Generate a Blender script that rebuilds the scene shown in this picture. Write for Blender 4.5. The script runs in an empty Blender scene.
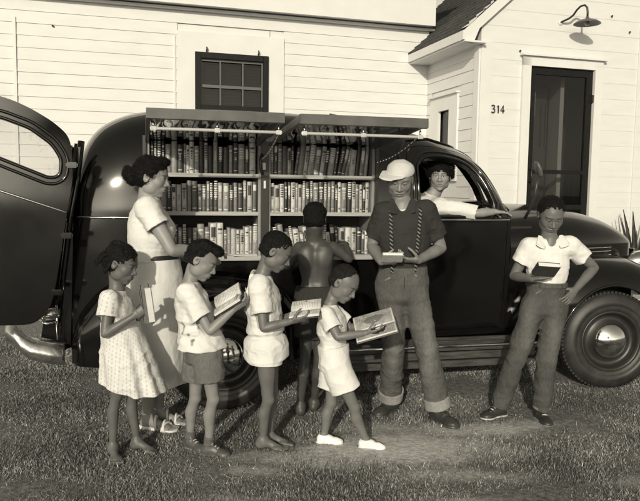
import bpy, bmesh, math, random
import numpy as np
from mathutils import Vector, Matrix
from mathutils.geometry import delaunay_2d_cdt
random.seed(7); rng = np.random.default_rng(11)
sc = bpy.context.scene
COL = sc.collection
rad = math.radians

# ---------------------------------------------------------------- camera
CAM_H, PITCH, ROLL, FPX = 1.47, rad(5.1), rad(0.8), 680.0
fwd = np.array([0, math.cos(PITCH), -math.sin(PITCH)])
up0 = np.array([0, math.sin(PITCH), math.cos(PITCH)])
rt0 = np.array([1.0, 0, 0])
RT = rt0*math.cos(ROLL) + up0*math.sin(ROLL)
UP = -rt0*math.sin(ROLL) + up0*math.cos(ROLL)
CAM = np.array([0, 0, CAM_H])
cd = bpy.data.cameras.new('camera'); cam = bpy.data.objects.new('camera', cd); COL.objects.link(cam)
M = Matrix(((RT[0], UP[0], -fwd[0], 0), (RT[1], UP[1], -fwd[1], 0), (RT[2], UP[2], -fwd[2], CAM_H), (0, 0, 0, 1)))
cam.matrix_world = M
cd.sensor_width = 36; cd.sensor_fit = 'HORIZONTAL'; cd.lens = 36*FPX/640.0
cd.clip_start = 0.05; cd.clip_end = 600
sc.camera = cam

def at(px, py, Y):
    """world point on the sight line of photo pixel (px, py) at depth Y"""
    d = fwd*FPX + RT*(px-320) + UP*(250.5-py)
    return CAM + d*(Y/d[1])

# ---------------------------------------------------------------- light
SUN_DIR = np.array([-0.17, -0.93, 0.315]); SUN_DIR /= np.linalg.norm(SUN_DIR)   # towards the sun
sun_el = math.asin(SUN_DIR[2]); sun_az = math.atan2(SUN_DIR[0], SUN_DIR[1])
world = bpy.data.worlds.new('World'); sc.world = world; world.use_nodes = True
nt = world.node_tree; nt.nodes.clear()
o_ = nt.nodes.new('ShaderNodeOutputWorld'); bg = nt.nodes.new('ShaderNodeBackground')
sky = nt.nodes.new('ShaderNodeTexSky'); sky.sky_type = 'NISHITA'; sky.sun_disc = False
sky.sun_elevation = sun_el; sky.sun_rotation = sun_az
bw = nt.nodes.new('ShaderNodeRGBToBW'); tint = nt.nodes.new('ShaderNodeMix'); tint.data_type = 'RGBA'; tint.blend_type = 'MULTIPLY'
tint.inputs[0].default_value = 1.0
TINT = (1.0, 0.92, 0.735)
tint.inputs[7].default_value = (*TINT, 1)
nt.links.new(sky.outputs[0], bw.inputs[0]); nt.links.new(bw.outputs[0], tint.inputs[6])
nt.links.new(tint.outputs[2], bg.inputs[0]); bg.inputs[1].default_value = 0.15
nt.links.new(bg.outputs[0], o_.inputs[0])
sd = bpy.data.lights.new('sun', 'SUN'); sd.energy = 2.9; sd.angle = rad(1.2); sd.color = TINT
so = bpy.data.objects.new('sun', sd); COL.objects.link(so)
so.rotation_euler = Vector(SUN_DIR).to_track_quat('Z', 'Y').to_euler()
so.location = (0, 0, 12)
sc.view_settings.view_transform = 'Standard'; sc.view_settings.look = 'None'
sc.view_settings.exposure = 0.17; sc.view_settings.gamma = 1.0; sc.view_settings.use_curve_mapping = False

# ---------------------------------------------------------------- materials
def mat(name, base, rough=0.6, metal=0.0, noise=0.0, nscale=8.0, bump=0.0, bscale=60.0, attr=None, spec=0.5,
        coat=0.0, stretch=None, detail=4.0, sheen=0.0, rvar=0):
    m = bpy.data.materials.new(name); m.use_nodes = True; t = m.node_tree; N = t.nodes; L = t.links
    b = N['Principled BSDF']
    if not isinstance(base, (tuple, list)): base = (base, base, base)
    b.inputs['Base Color'].default_value = (*base, 1)
    b.inputs['Roughness'].default_value = rough; b.inputs['Metallic'].default_value = metal
    b.inputs['Specular IOR Level'].default_value = spec
    if coat: b.inputs['Coat Weight'].default_value = coat; b.inputs['Coat Roughness'].default_value = 0.03
    if sheen: b.inputs['Sheen Weight'].default_value = sheen
    tc = N.new('ShaderNodeTexCoord'); mp = N.new('ShaderNodeMapping'); L.new(tc.outputs['Object'], mp.inputs[0])
    if stretch: mp.inputs['Scale'].default_value = stretch
    src = None
    if attr:
        a = N.new('ShaderNodeAttribute'); a.attribute_name = attr; src = a.outputs['Color']
    if noise:
        nz = N.new('ShaderNodeTexNoise'); nz.inputs['Scale'].default_value = nscale; nz.inputs['Detail'].default_value = detail
        L.new(mp.outputs[0], nz.inputs['Vector'])
        mr = N.new('ShaderNodeMapRange'); mr.inputs[1].default_value = 0.3; mr.inputs[2].default_value = 0.7
        mr.inputs[3].default_value = 1-noise; mr.inputs[4].default_value = 1+noise
        L.new(nz.outputs['Fac'], mr.inputs[0])
        mx = N.new('ShaderNodeMix'); mx.data_type = 'RGBA'; mx.blend_type = 'MULTIPLY'; mx.inputs[0].default_value = 1
        if src is not None: L.new(src, mx.inputs[6])
        else: mx.inputs[6].default_value = (*base, 1)
        L.new(mr.outputs[0], mx.inputs[7]); src = mx.outputs[2]
    if src is not None: L.new(src, b.inputs['Base Color'])
    if rvar:
        rn = N.new('ShaderNodeTexNoise'); rn.inputs['Scale'].default_value = 2.2; rn.inputs['Detail'].default_value = 7; L.new(mp.outputs[0], rn.inputs['Vector'])
        rm = N.new('ShaderNodeMapRange'); rm.inputs[1].default_value = .35; rm.inputs[2].default_value = .7; rm.inputs[3].default_value = rough; rm.inputs[4].default_value = rough+rvar
        L.new(rn.outputs['Fac'], rm.inputs[0]); L.new(rm.outputs[0], b.inputs['Roughness'])
    if bump:
        nb = N.new('ShaderNodeTexNoise'); nb.inputs['Scale'].default_value = bscale; nb.inputs['Detail'].default_value = 3
        L.new(mp.outputs[0], nb.inputs['Vector'])
        bp = N.new('ShaderNodeBump'); bp.inputs['Strength'].default_value = bump; bp.inputs['Distance'].default_value = 0.01
        L.new(nb.outputs['Fac'], bp.inputs['Height']); L.new(bp.outputs[0], b.inputs['Normal'])
    return m

def glass(name, tintv=0.9, refl=0.12):
    m = bpy.data.materials.new(name); m.use_nodes = True; t = m.node_tree; N = t.nodes; L = t.links
    N.clear(); o = N.new('ShaderNodeOutputMaterial'); mx = N.new('ShaderNodeMixShader')
    tr = N.new('ShaderNodeBsdfTransparent'); tr.inputs[0].default_value = (tintv, tintv, tintv, 1)
    gl = N.new('ShaderNodeBsdfGlossy'); gl.inputs['Roughness'].default_value = 0.02
    fr = N.new('ShaderNodeLayerWeight'); fr.inputs[0].default_value = 0.5
    pw = N.new('ShaderNodeMath'); pw.operation = 'POWER'; pw.inputs[1].default_value = 4.0
    ad = N.new('ShaderNodeMath'); ad.operation = 'MULTIPLY_ADD'; ad.inputs[1].default_value = 0.6; ad.inputs[2].default_value = refl*.7
    L.new(fr.outputs['Facing'], pw.inputs[0]); L.new(pw.outputs[0], ad.inputs[0]); L.new(ad.outputs[0], mx.inputs[0]); L.new(tr.outputs[0], mx.inputs[1]); L.new(gl.outputs[0], mx.inputs[2])
    L.new(mx.outputs[0], o.inputs[0]); return m

MT = dict(
 white=mat('white_paint', 0.63, 0.55, noise=0.035, nscale=3, bump=0.15, bscale=25, stretch=(1, 1, 4)),
 trimw=mat('white_trim', 0.64, 0.5, noise=0.03, nscale=5),
 shingle=mat('roof_shingle', 0.045, 0.9, noise=0.5, nscale=14, bump=0.6, bscale=60),
 black=mat('black_enamel', 0.004, 0.08, noise=0.2, nscale=30, bump=0.05, bscale=2.2, spec=0.75, rvar=.12),
 blackm=mat('black_matte', 0.007, 0.6, noise=0.3, nscale=20, spec=.25),
 dark=mat('dark_paint', 0.02, 0.4, noise=0.2, nscale=12),
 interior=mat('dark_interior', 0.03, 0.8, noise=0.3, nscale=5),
 chrome=mat('chrome', 0.75, 0.10, metal=1.0, noise=0.1, nscale=6, bump=0.08, bscale=12),
 chromed=mat('dull_chrome', 0.6, 0.22, metal=1.0, noise=0.15, nscale=20),
 grey=mat('grey_metal', 0.085, 0.35, noise=0.25, nscale=9, bump=0.05, bscale=30),
 rubber=mat('tyre_rubber', 0.022, 0.5, noise=0.35, nscale=14, bump=0.1, bscale=80),
 wood=mat('shelf_wood', 0.34, 0.5, noise=0.2, nscale=6, stretch=(1, 12, 12)),
 woodd=mat('shelf_upright_wood', 0.22, 0.5, noise=0.25, nscale=6, stretch=(8, 8, 1)),
 board=mat('dark_board', 0.05, 0.45, noise=0.6, nscale=5, stretch=(1.2, 12, 12), bump=0.3, bscale=30),
 mirror=mat('polished_underside', 0.8, 0.05, metal=1.0, bump=0.10, bscale=7.0, stretch=(3, 0.6, 1)),
 paper=mat('paper', 0.62, 0.7, noise=0.05, nscale=20),
 lamp=mat('pale_tube', 0.42, 0.3),
 wire=mat('wire', 0.02, 0.4),
 soil=mat('soil', 0.12, 0.95, noise=0.4, nscale=20, bump=0.5),
 leafd=mat('spiky_leaf', 0.05, 0.45, noise=0.6, nscale=18, stretch=(1, 1, 0.4)),
 seat=mat('seat_cloth', 0.08, 0.8, noise=0.2, nscale=30),
 glass=glass('window_glass', 0.88, 0.10),
 glassd=glass('dim_glass', 0.6, 0.05), glassg=glass('dusty_glass', 0.72, 0.08),
)

# ---------------------------------------------------------------- object helpers
def tag(o, label=None, cat=None, group=None, kind=None):
    if label: o['label'] = label
    if cat: o['category'] = cat
    if group: o['group'] = group
    if kind: o['kind'] = kind
    return o
def empty(name, loc=(0, 0, 0), rz=0.0, **k):
    o = bpy.data.objects.new(name, None); COL.objects.link(o); o.location = Vector([float(v) for v in loc]); o.rotation_euler = (0, 0, rz)
    o.empty_display_size = 0.1
    return tag(o, **k)
def link_mesh(name, me, m, parent=None, **k):
    o = bpy.data.objects.new(name, me); COL.objects.link(o)
    if m is not None:
        for x in (m if isinstance(m, (list, tuple)) else [m]): me.materials.append(x)
    if parent is not None: o.parent = parent
    return tag(o, **k)
class MB:
    """collects shapes into one bmesh"""
    def __init__(s): s.bm = bmesh.new(); s.mi = 0
    def box(s, c, d, R=None, bevel=0.0):
        r = bmesh.ops.create_cube(s.bm, size=1.0)
        vs = r['verts']; bmesh.ops.scale(s.bm, vec=d, verts=vs)
        fs = set(f for v in vs for f in v.link_faces)
        if bevel:
            es = list(set(e for v in vs for e in v.link_edges))
            rb = bmesh.ops.bevel(s.bm, geom=es, offset=bevel, segments=2, affect='EDGES', clamp_overlap=True)
            fs = set(rb['faces']) | set(f for f in fs if f.is_valid); vs = list(set(v for f in fs for v in f.verts))
        if R is not None: bmesh.ops.transform(s.bm, matrix=R, verts=vs)
        bmesh.ops.translate(s.bm, vec=Vector([float(x) for x in c]), verts=vs)
        for f in fs: f.material_index = s.mi
        return s
    def tube(s, pts, r, n=10, cap=True):
        pts = [Vector([float(x) for x in p]) for p in pts]
        rs = r if isinstance(r, (list, tuple)) else [r]*len(pts)
        rings = []; prev = None
        for i, p in enumerate(pts):
            t = (pts[min(i+1, len(pts)-1)]-pts[max(i-1, 0)]).normalized()
            if prev is None:
                a = Vector((0, 0, 1)) if abs(t.z) < 0.9 else Vector((1, 0, 0)); a = (a-t*a.dot(t)).normalized()
            else: a = (prev-t*prev.dot(t)).normalized()
            prev = a; b = t.cross(a)
            rings.append([s.bm.verts.new(p+(a*math.cos(2*math.pi*k/n)+b*math.sin(2*math.pi*k/n))*rs[i]) for k in range(n)])
        for i in range(len(rings)-1):
            for k in range(n):
                f = s.bm.faces.new((rings[i][k], rings[i][(k+1) % n], rings[i+1][(k+1) % n], rings[i+1][k])); f.material_index = s.mi; f.smooth = True
        if cap:
            f = s.bm.faces.new(rings[0][::-1]); f.material_index = s.mi
            f = s.bm.faces.new(rings[-1]); f.material_index = s.mi
        return s
    def lathe(s, prof, n=48, M=None):
        """prof: (r, h) about local Z; M places it"""
        rings = []
        for (r, h) in prof:
            if r < 1e-5: rings.append([s.bm.verts.new(Vector((0, 0, h)))])
            else: rings.append([s.bm.verts.new(Vector((r*math.cos(2*math.pi*k/n), r*math.sin(2*math.pi*k/n), h))) for k in range(n)])
        for a, b in zip(rings[:-1], rings[1:]):
            for k in range(n):
                k2 = (k+1) % n
                if len(a) == 1 and len(b) == 1: continue
                if len(a) == 1: q = (a[0], b[k2], b[k])
                elif len(b) == 1: q = (a[k], a[k2], b[0])
                else: q = (a[k], a[k2], b[k2], b[k])
                f = s.bm.faces.new(q); f.smooth = True; f.material_index = s.mi
        if M is not None: bmesh.ops.transform(s.bm, matrix=M, verts=[v for r in rings for v in r])
        return s
    def prism(s, poly, f3a, f3b):
        """poly of 2-D points lifted by the functions f3a and f3b to two faces joined by sides"""
        A = [s.bm.verts.new(Vector([float(x) for x in f3a(*p)])) for p in poly]; B = [s.bm.verts.new(Vector([float(x) for x in f3b(*p)])) for p in poly]
        n = len(poly)
        fs = [s.bm.faces.new(A), s.bm.faces.new(B[::-1])]
        for i in range(n): fs.append(s.bm.faces.new((A[i], B[i], B[(i+1) % n], A[(i+1) % n])))
        for f in fs: f.material_index = s.mi
        return s
    def quad(s, *p):
        f = s.bm.faces.new([s.bm.verts.new(Vector([float(x) for x in q])) for q in p]); f.material_index = s.mi; return s
    def build(s, name, m, parent=None, fix=True, split=False, **k):
        if split:            # every separate piece becomes an object of its own
            done = set(); out = []
            s.bm.verts.ensure_lookup_table()
            for v0 in s.bm.verts:
                if v0 in done: continue
                st = [v0]; isl = set()
                while st:
                    v = st.pop()
                    if v in isl: continue
                    isl.add(v)
                    for e in v.link_edges: st.append(e.other_vert(v))
                done |= isl; out.append(isl)
            objs = []
            for isl in out:
                b = MB(); mp = {v: b.bm.verts.new(v.co) for v in isl}
                for f in set(f for v in isl for f in v.link_faces):
                    g = b.bm.faces.new([mp[v] for v in f.verts]); g.smooth = f.smooth; g.material_index = f.material_index
                objs.append(b.build(name, m, parent, fix, **k))
            s.bm.free(); return objs
        if fix: bmesh.ops.recalc_face_normals(s.bm, faces=s.bm.faces)
        me = bpy.data.meshes.new(name); s.bm.to_mesh(me); s.bm.free()
        return link_mesh(name, me, m, parent, **k)
def np_mesh(name, V, F, smooth=True):
    """V (n,3), F (m,k) with k corners each"""
    V = np.asarray(V, np.float32); F = np.asarray(F, np.int32)
    me = bpy.data.meshes.new(name); me.vertices.add(len(V)); me.vertices.foreach_set('co', V.ravel())
    k = F.shape[1]; me.loops.add(F.size); me.loops.foreach_set('vertex_index', F.ravel())
    me.polygons.add(len(F)); me.polygons.foreach_set('loop_start', np.arange(0, F.size, k, dtype=np.int32))
    me.polygons.foreach_set('loop_total', np.full(len(F), k, np.int32))
    me.polygons.foreach_set('use_smooth', np.full(len(F), smooth, bool))
    me.update(calc_edges=True); me.validate(verbose=False)
    return me
def frameM(origin, x, y, z):
    x, y, z, o = [Vector([float(c) for c in v]) for v in (x, y, z, origin)]
    return Matrix(((x.x, y.x, z.x, o.x), (x.y, y.y, z.y, o.y), (x.z, y.z, z.z, o.z), (0, 0, 0, 1)))
# ================================================================ GROUND
def ground():
    m = bpy.data.materials.new('lawn_soil'); m.use_nodes = True; t = m.node_tree; N = t.nodes; L = t.links; b = N['Principled BSDF']
    tc = N.new('ShaderNodeTexCoord')
    n1 = N.new('ShaderNodeTexNoise'); n1.inputs['Scale'].default_value = 35; n1.inputs['Detail'].default_value = 8; n1.inputs['Roughness'].default_value = 0.7
    n2 = N.new('ShaderNodeTexNoise'); n2.inputs['Scale'].default_value = 1.6; n2.inputs['Detail'].default_value = 6
    L.new(tc.outputs['Object'], n1.inputs[0]); L.new(tc.outputs['Object'], n2.inputs[0])
    r1 = N.new('ShaderNodeValToRGB'); r1.color_ramp.elements[0].position = 0.35; r1.color_ramp.elements[0].color = (.08, .08, .08, 1)
    r1.color_ramp.elements[1].position = 0.7; r1.color_ramp.elements[1].color = (.30, .30, .30, 1); L.new(n1.outputs[0], r1.inputs[0])
    at_ = N.new('ShaderNodeAttribute'); at_.attribute_name = 'bare'
    r2 = N.new('ShaderNodeValToRGB'); r2.color_ramp.elements[0].position = 0.3; r2.color_ramp.elements[0].color = (.36, .36, .36, 1)
    r2.color_ramp.elements[1].position = 0.75; r2.color_ramp.elements[1].color = (.72, .72, .72, 1); L.new(n1.outputs[0], r2.inputs[0])
    mx = N.new('ShaderNodeMix'); mx.data_type = 'RGBA'; L.new(at_.outputs['Fac'], mx.inputs[0]); L.new(r1.outputs[0], mx.inputs[6]); L.new(r2.outputs[0], mx.inputs[7])
    L.new(mx.outputs[2], b.inputs['Base Color']); b.inputs['Roughness'].default_value = 0.95; b.inputs['Specular IOR Level'].default_value = 0.2
    bp = N.new('ShaderNodeBump'); bp.inputs['Strength'].default_value = 0.8; bp.inputs['Distance'].default_value = 0.02
    L.new(n1.outputs[0], bp.inputs['Height']); L.new(bp.outputs[0], b.inputs['Normal'])
    xs = np.concatenate([[-300, -60, -20, -8], np.linspace(-4, 5, 181), [9, 20, 60, 300]])
    ys = np.concatenate([[-300, -60, -15, -3, 0], np.linspace(1.5, 8, 141), [12, 20, 60, 300]])
    X, Y = np.meshgrid(xs, ys, indexing='ij')
    near = np.clip((5-np.abs(X-0.5))/1.5, 0, 1)*np.clip((7.5-Y)/1.5, 0, 1)*np.clip((Y-1)/1, 0, 1)
    Z = near*0.006*(np.sin(X*5.1+Y*3)+np.sin(X*2.3-Y*6.7+1))
    V = np.stack([X, Y, Z], -1).reshape(-1, 3)
    nx, ny = len(xs), len(ys); I = np.arange(nx*ny).reshape(nx, ny)
    F = np.stack([I[:-1, :-1], I[1:, :-1], I[1:, 1:], I[:-1, 1:]], -1).reshape(-1, 4)
    me = np_mesh('ground', V, F)
    a = me.attributes.new('bare', 'FLOAT', 'POINT'); a.data.foreach_set('value', bare(V[:, 0], V[:, 1]).astype(np.float32))
    link_mesh('ground', me, m, kind='structure')

LAT = rng.random((24, 24, 24)).astype(np.float32)*2-1
def noise3(P, f, seed=0.0):
    """smooth value noise in -1..1; P (...,3); f scalar or 3-vector"""
    Q = np.asarray(P)*np.asarray(f)+seed*7.31+100.0
    i = np.floor(Q).astype(np.int32); t = Q-i; t = t*t*(3-2*t); i %= 24; j = (i+1) % 24
    x0, y0, z0 = i[..., 0], i[..., 1], i[..., 2]; x1, y1, z1 = j[..., 0], j[..., 1], j[..., 2]
    tx, ty, tz = t[..., 0], t[..., 1], t[..., 2]
    c00 = LAT[x0, y0, z0]*(1-tx)+LAT[x1, y0, z0]*tx; c10 = LAT[x0, y1, z0]*(1-tx)+LAT[x1, y1, z0]*tx
    c01 = LAT[x0, y0, z1]*(1-tx)+LAT[x1, y0, z1]*tx; c11 = LAT[x0, y1, z1]*(1-tx)+LAT[x1, y1, z1]*tx
    return (c00*(1-ty)+c10*ty)*(1-tz)+(c01*(1-ty)+c11*ty)*tz
PATCH = [(0.45, 3.80, .42, .17, 1.0), (0.05, 3.62, .30, .10, .7), (0.95, 4.1, .28, .10, .9), (0.25, 4.1, .35, .08, .55), (0.72, 3.42, .30, .06, .6),
         (1.05, 3.75, .14, .05, .6), (1.65, 3.35, .18, .05, .25), (1.30, 4.22, .2, .04, .3), (-0.3, 3.42, .12, .04, .4), (-.45, 3.1, .2, .04, .25), (2.0, 3.7, .2, .05, .3), (0.62, 3.1, .18, .04, .3)]
def bare(X, Y):
    P = np.stack([X, Y, np.zeros_like(X)], -1)
    w = noise3(P, 3.0, 1)*0.35+noise3(P, 9.0, 2)*0.35+noise3(P, 25.0, 3)*0.35
    o = np.zeros_like(X)
    for (x, y, a, b, s) in PATCH:
        o = np.maximum(o, (.35+.65*s)*np.clip(1.85-np.sqrt(((X-x)/a)**2+((Y-y)/b)**2)+w, 0, 1))
    return np.clip(o, 0, 1)
ground()

def grass():
    n = 520000
    Y = 1.95+(6.6-1.95)*rng.random(n)**1.35
    X = (rng.random(n)*2-1); out_ = rng.random(n) < .28; X = np.where(out_, np.sign(X)*(Y*0.52+0.25+np.abs(X)*1.7), X*(Y*0.52+0.25))
    keep = rng.random(n) > bare(X, Y)*0.97
    P2 = np.stack([X, Y, np.zeros(n)], -1); cl = noise3(P2, 2.2, 5)*.5+noise3(P2, 7.0, 6)*.5
    keep &= rng.random(n) < 0.78+0.5*cl
    X, Y, cl = X[keep], Y[keep], cl[keep]; n = len(X)
    h = (0.006+0.013*rng.random(n)**1.5)*(1+0.7*cl)+(rng.random(n) < .008)*0.025
    wd = (0.0012+0.0015*rng.random(n))*(0.7+0.25*Y)*0.68
    th = rng.random(n)*2*np.pi; lean = (0.3+1.3*rng.random(n))*h; la = rng.random(n)*2*np.pi
    bx, by = np.cos(th)*wd, np.sin(th)*wd; lx, ly = np.cos(la)*lean, np.sin(la)*lean
    z = np.full(n, -0.006)
    V = np.stack([np.stack([X-bx, Y-by, z], -1), np.stack([X+bx, Y+by, z], -1),
                  np.stack([X+bx*.8+lx*.45, Y+by*.8+ly*.45, h*.7], -1), np.stack([X-bx*.8+lx*.45, Y-by*.8+ly*.45, h*.7], -1),
                  np.stack([X+lx, Y+ly, h], -1)], 1).reshape(-1, 3)
    b = np.arange(n)[:, None]*5
    T = np.concatenate([b+np.array([0, 1, 2]), b+np.array([0, 2, 3]), b+np.array([3, 2, 4])], 1).reshape(-1, 3)
    me = np_mesh('grass', V, T, smooth=False)
    tone = (0.095+0.19*rng.random(n)**2.2+(rng.random(n) < .10)*0.20)*(1+.7*cl)
    C = np.repeat(tone, 5); C = np.stack([C, C, C, np.ones_like(C)], -1).astype(np.float32)
    a = me.color_attributes.new('Col', 'FLOAT_COLOR', 'POINT'); a.data.foreach_set('color', C.ravel())
    link_mesh('grass', me, mat('grass_blades', .08, 0.6, attr='Col', spec=0.3), label='short rough lawn grass covering the ground', cat='grass', kind='stuff')
grass()

# ================================================================ HOUSE
HA = rad(16.5)
house = empty('house', (1.82, 8.0, 0), HA, label='white clapboard house with an entry wing, filling the background', cat='house')
# local frame: x along the wall to the right, y away from the camera
def siding(mb, x0, x1, w0, w1, y, pitch=.137, face='front', skip=()):
    """overlapping boards; skip = (xa, xb, wa, wb) openings"""
    k = 0; w = w0
    while w < w1-1e-4:
        wt = min(w+pitch, w1); segs = [(x0, x1)]
        for (a, b, c, d) in skip:
            if wt > c+.005 and w < d-.005:
                ns = []
                for (s, e) in segs:
                    if b <= s or a >= e: ns.append((s, e))
                    else:
                        if a > s: ns.append((s, a))
                        if b < e: ns.append((b, e))
                segs = ns
        for (s, e) in segs:
            j = random.uniform(-.002, .002); t = .012+j
            if face == 'front':   # outward = -y
                P = lambda u, o, z: (u, y-o, z)
            else:                 # outward = -x, running along y
                P = lambda u, o, z: (y-o, u, z)
            mb.quad(P(s, t, w), P(e, t, w), P(e, .003, wt), P(s, .003, wt))
            mb.quad(P(s, .002, w), P(e, .002, w), P(e, t, w), P(s, t, w))
        w += pitch
YM = 1.4; WW = 3.30
WIN = (-3.32, -2.0, 2.30, 3.36)
mb = MB(); siding(mb, -10, 0, .3, 3.60, YM, skip=[WIN]); mb.build('siding', MT['white'], house, fix=False)
# wall core, behind the boards
mb = MB(); mb.box((-6.56, YM+.11, 2.0), (6.9, .2, 4.0)); mb.box((-1.09, YM+.11, 2.0), (2.18, .2, 4.0))
mb.box((WW+3.8, YM+.1, 2.0), (7.6, .2, 4.0)); mb.box((-2.64, YM+.11, 1.2), (.94, .2, 2.4)); mb.box((-2.64, YM+.11, 3.57), (.94, .2, .86)); mb.build('wall_core', MT['white'], house)
# window in the main wall
wf = MB(); x0, x1, w0, w1 = -3.11, -2.2, 2.42, 3.12
for (a, b, c, d) in ((WIN[0], x0, WIN[2], WIN[3]), (x1, WIN[1], WIN[2], WIN[3]), (x0, x1, w1, WIN[3]), (x0, x1, WIN[2], w0)):
    wf.box(((a+b)/2, YM-.01, (c+d)/2), (b-a, .045, d-c))
wn = wf.build('window', MT['trimw'], house)
f = MB(); t = .07
for (a, b, c, d) in ((x0, x0+t, w0, w1), (x1-t, x1, w0, w1), (x0+t, x1-t, w1-t, w1), (x0+t, x1-t, w0, w0+t)):
    f.box(((a+b)/2, YM-.03, (c+d)/2), (b-a-.004, .05, d-c))
f.build('frame', MT['blackm'], wn)
g = MB(); g.mi = 0
for xm in (-2.80, -2.52): g.box((xm, YM+.0, 2.77), (.016, .03, .56))
g.box((-2.655, YM+.002, 2.72), (.765, .028, .035)); g.box((-2.655, YM+.002, 3.035), (.765, .028, .03)); g.box((-3.035, YM, 2.77), (.02, .03, .56)); g.box((-2.275, YM, 2.77), (.02, .03, .56))
g.build('muntin', mat('muntin_paint', .10, .5), wn)
s = MB()
for i in range(14):
    s.box((-2.655, YM+.09, 2.50+i*.04), (.76, .004, .036), R=Matrix.Rotation(rad(38), 4, 'X'))
s.build('venetian_blind', mat('blind_slat', .09, .5), wn)
MB().box((-2.655, YM+.03, 2.77), (.765, .004, .58)).build('pane', MT['glassd'], wn)
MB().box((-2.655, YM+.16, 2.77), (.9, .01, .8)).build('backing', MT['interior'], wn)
hk = MB()
for xm in (-2.97, -2.33): hk.tube([(xm, YM-.03, 3.13), (xm, YM-.07, 3.15), (xm, YM-.06, 3.18)], .009, 6)
hk.build('screen_hook', MT['wire'], wn, split=True)
ls = MB(); ls.box((-5.13, YM-.012, 1.8), (.035, .03, 3.14)); ls.box((-3.35, YM-.012, 1.7), (.02, .026, 3.2)); ls.build('joint_batten', MT['trimw'], house, split=True)
nl = MB()
for (x, w) in ((-4.72, 3.30), (-3.20, 3.24), (1.75, 3.62), (2.02, 3.45), (.50, 3.12)): nl.lathe([(0, 0), (.012, 0), (.012, .01), (0, .012)], 8, Matrix.Translation((x, (YM if x < 0 else 0)-.02, w))@Matrix.Rotation(rad(90), 4, 'X'))
nl.build('nail_head', MT['wire'], house, split=True)
# main eaves: frieze moulding, soffit, fascia, roof
mb = MB(); mb.box((-4.4, YM-.03, 3.615), (9.2, .06, .03)); mb.box((-4.5, YM-.08, 3.66), (9.0, .16, .03)); mb.box((-4.5, YM-.175, 3.90), (9.0, .03, .53)); mb.build('eaves', MT['trimw'], house)
mb = MB(); mb.quad((-10, YM-.28, 4.12), (.3, YM-.28, 4.12), (.3, YM+3.2, 5.9), (-10, YM+3.2, 5.9)); rf = mb.build('roof', MT['shingle'], house)
# the entry wing
def wall_poly(mb, poly, y0, y1): mb.prism(poly, lambda x, w: (x, y0, w), lambda x, w: (x, y1, w))
WW = 3.30; RX, RW = WW/2, 4.99   # ridge
sl = (RW-3.15)/(RX+.0)
DO = (.65, 1.54, .75, 2.96)
mb = MB()
wall_poly(mb, [(0, .3), (DO[0], .3), (DO[0], 3.0), (0, 3.0)], 0, .12)
wall_poly(mb, [(DO[1], .3), (WW, .3), (WW, 3.0), (DO[1], 3.0)], 0, .12)
wall_poly(mb, [(DO[0], 2.96), (DO[1], 2.96), (DO[1], 3.0), (DO[0], 3.0)], 0, .12)
wall_poly(mb, [(0, 3.0), (WW, 3.0), (WW, 3.50), (RX, RW-.03), (0, 3.50)], 0, .12)
wall_poly(mb, [(DO[0], .3), (DO[1], .3), (DO[1], .75), (DO[0], .75)], 0, .12)
mb.build('front_wall', MT['white'], house)
mb = MB()   # flush boards on the front wall: very fine joints
w = .35
while w < 4.7:
    xr = min(WW-.02, WW-.02 if w < 3.4 else RX+(RW-.04-w)/.92); xl = WW-xr
    for (a, b) in ((xl, .54), (1.66, xr)) if w < 3.06 else ((xl, xr),):
        if b > a: mb.quad((a, -.003, w), (b, -.003, w), (b, -.0030, w+.002), (a, -.0030, w+.002)); mb.quad((a, -.0030, w+.002), (b, -.0030, w+.002), (b, -.004, w+.18), (a, -.004, w+.18))
    w += .19
mb.build('flush_boards', MT['white'], house, fix=False)
SW = (.48, 1.24, 1.6, 2.68)
mb = MB(); siding(mb, .0, YM, .3, 3.16, 0, face='side', skip=[SW]); mb.build('side_siding', MT['white'], house, fix=False)
mb = MB(); mb.box((.06, .36, 1.7), (.11, .45, 3.0)); mb.box((.06, 1.33, 1.7), (.11, .14, 3.0)); mb.box((.06, .92, 1.0), (.11, .67, 1.6)); mb.box((.06, .92, 2.95), (.11, .67, .5)); mb.box((WW-.06, .9, 1.7), (.11, 1.6, 3.0)); mb.build('side_wall', MT['white'], house, split=True)
mb = MB()
for (a, b, c, d) in ((SW[0], .70, SW[2], SW[3]), (1.0, SW[1], SW[2], SW[3]), (.70, 1.0, 2.50, SW[3]), (.70, 1.0, SW[2], 1.8)): mb.box((-.012, (a+b)/2, (c+d)/2), (.04, b-a, d-c))
mb.box((-.03, .86, SW[3]+.01), (.07, .80, .02))
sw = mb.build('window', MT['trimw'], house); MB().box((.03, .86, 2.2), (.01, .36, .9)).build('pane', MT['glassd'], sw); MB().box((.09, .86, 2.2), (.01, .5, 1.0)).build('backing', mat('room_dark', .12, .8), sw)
mb = MB(); mb.box((-.014, .045, 1.75), (.03, .11, 2.9)); mb.box((.06, -.016, 1.75), (.14, .028, 2.9)); mb.box((WW-.06, -.016, 1.75), (.14, .028, 2.9)); mb.box((2.19, -.010, 1.9), (.022, .018, 3.4)); mb.build('corner_board', MT['trimw'], house, split=True)
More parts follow.
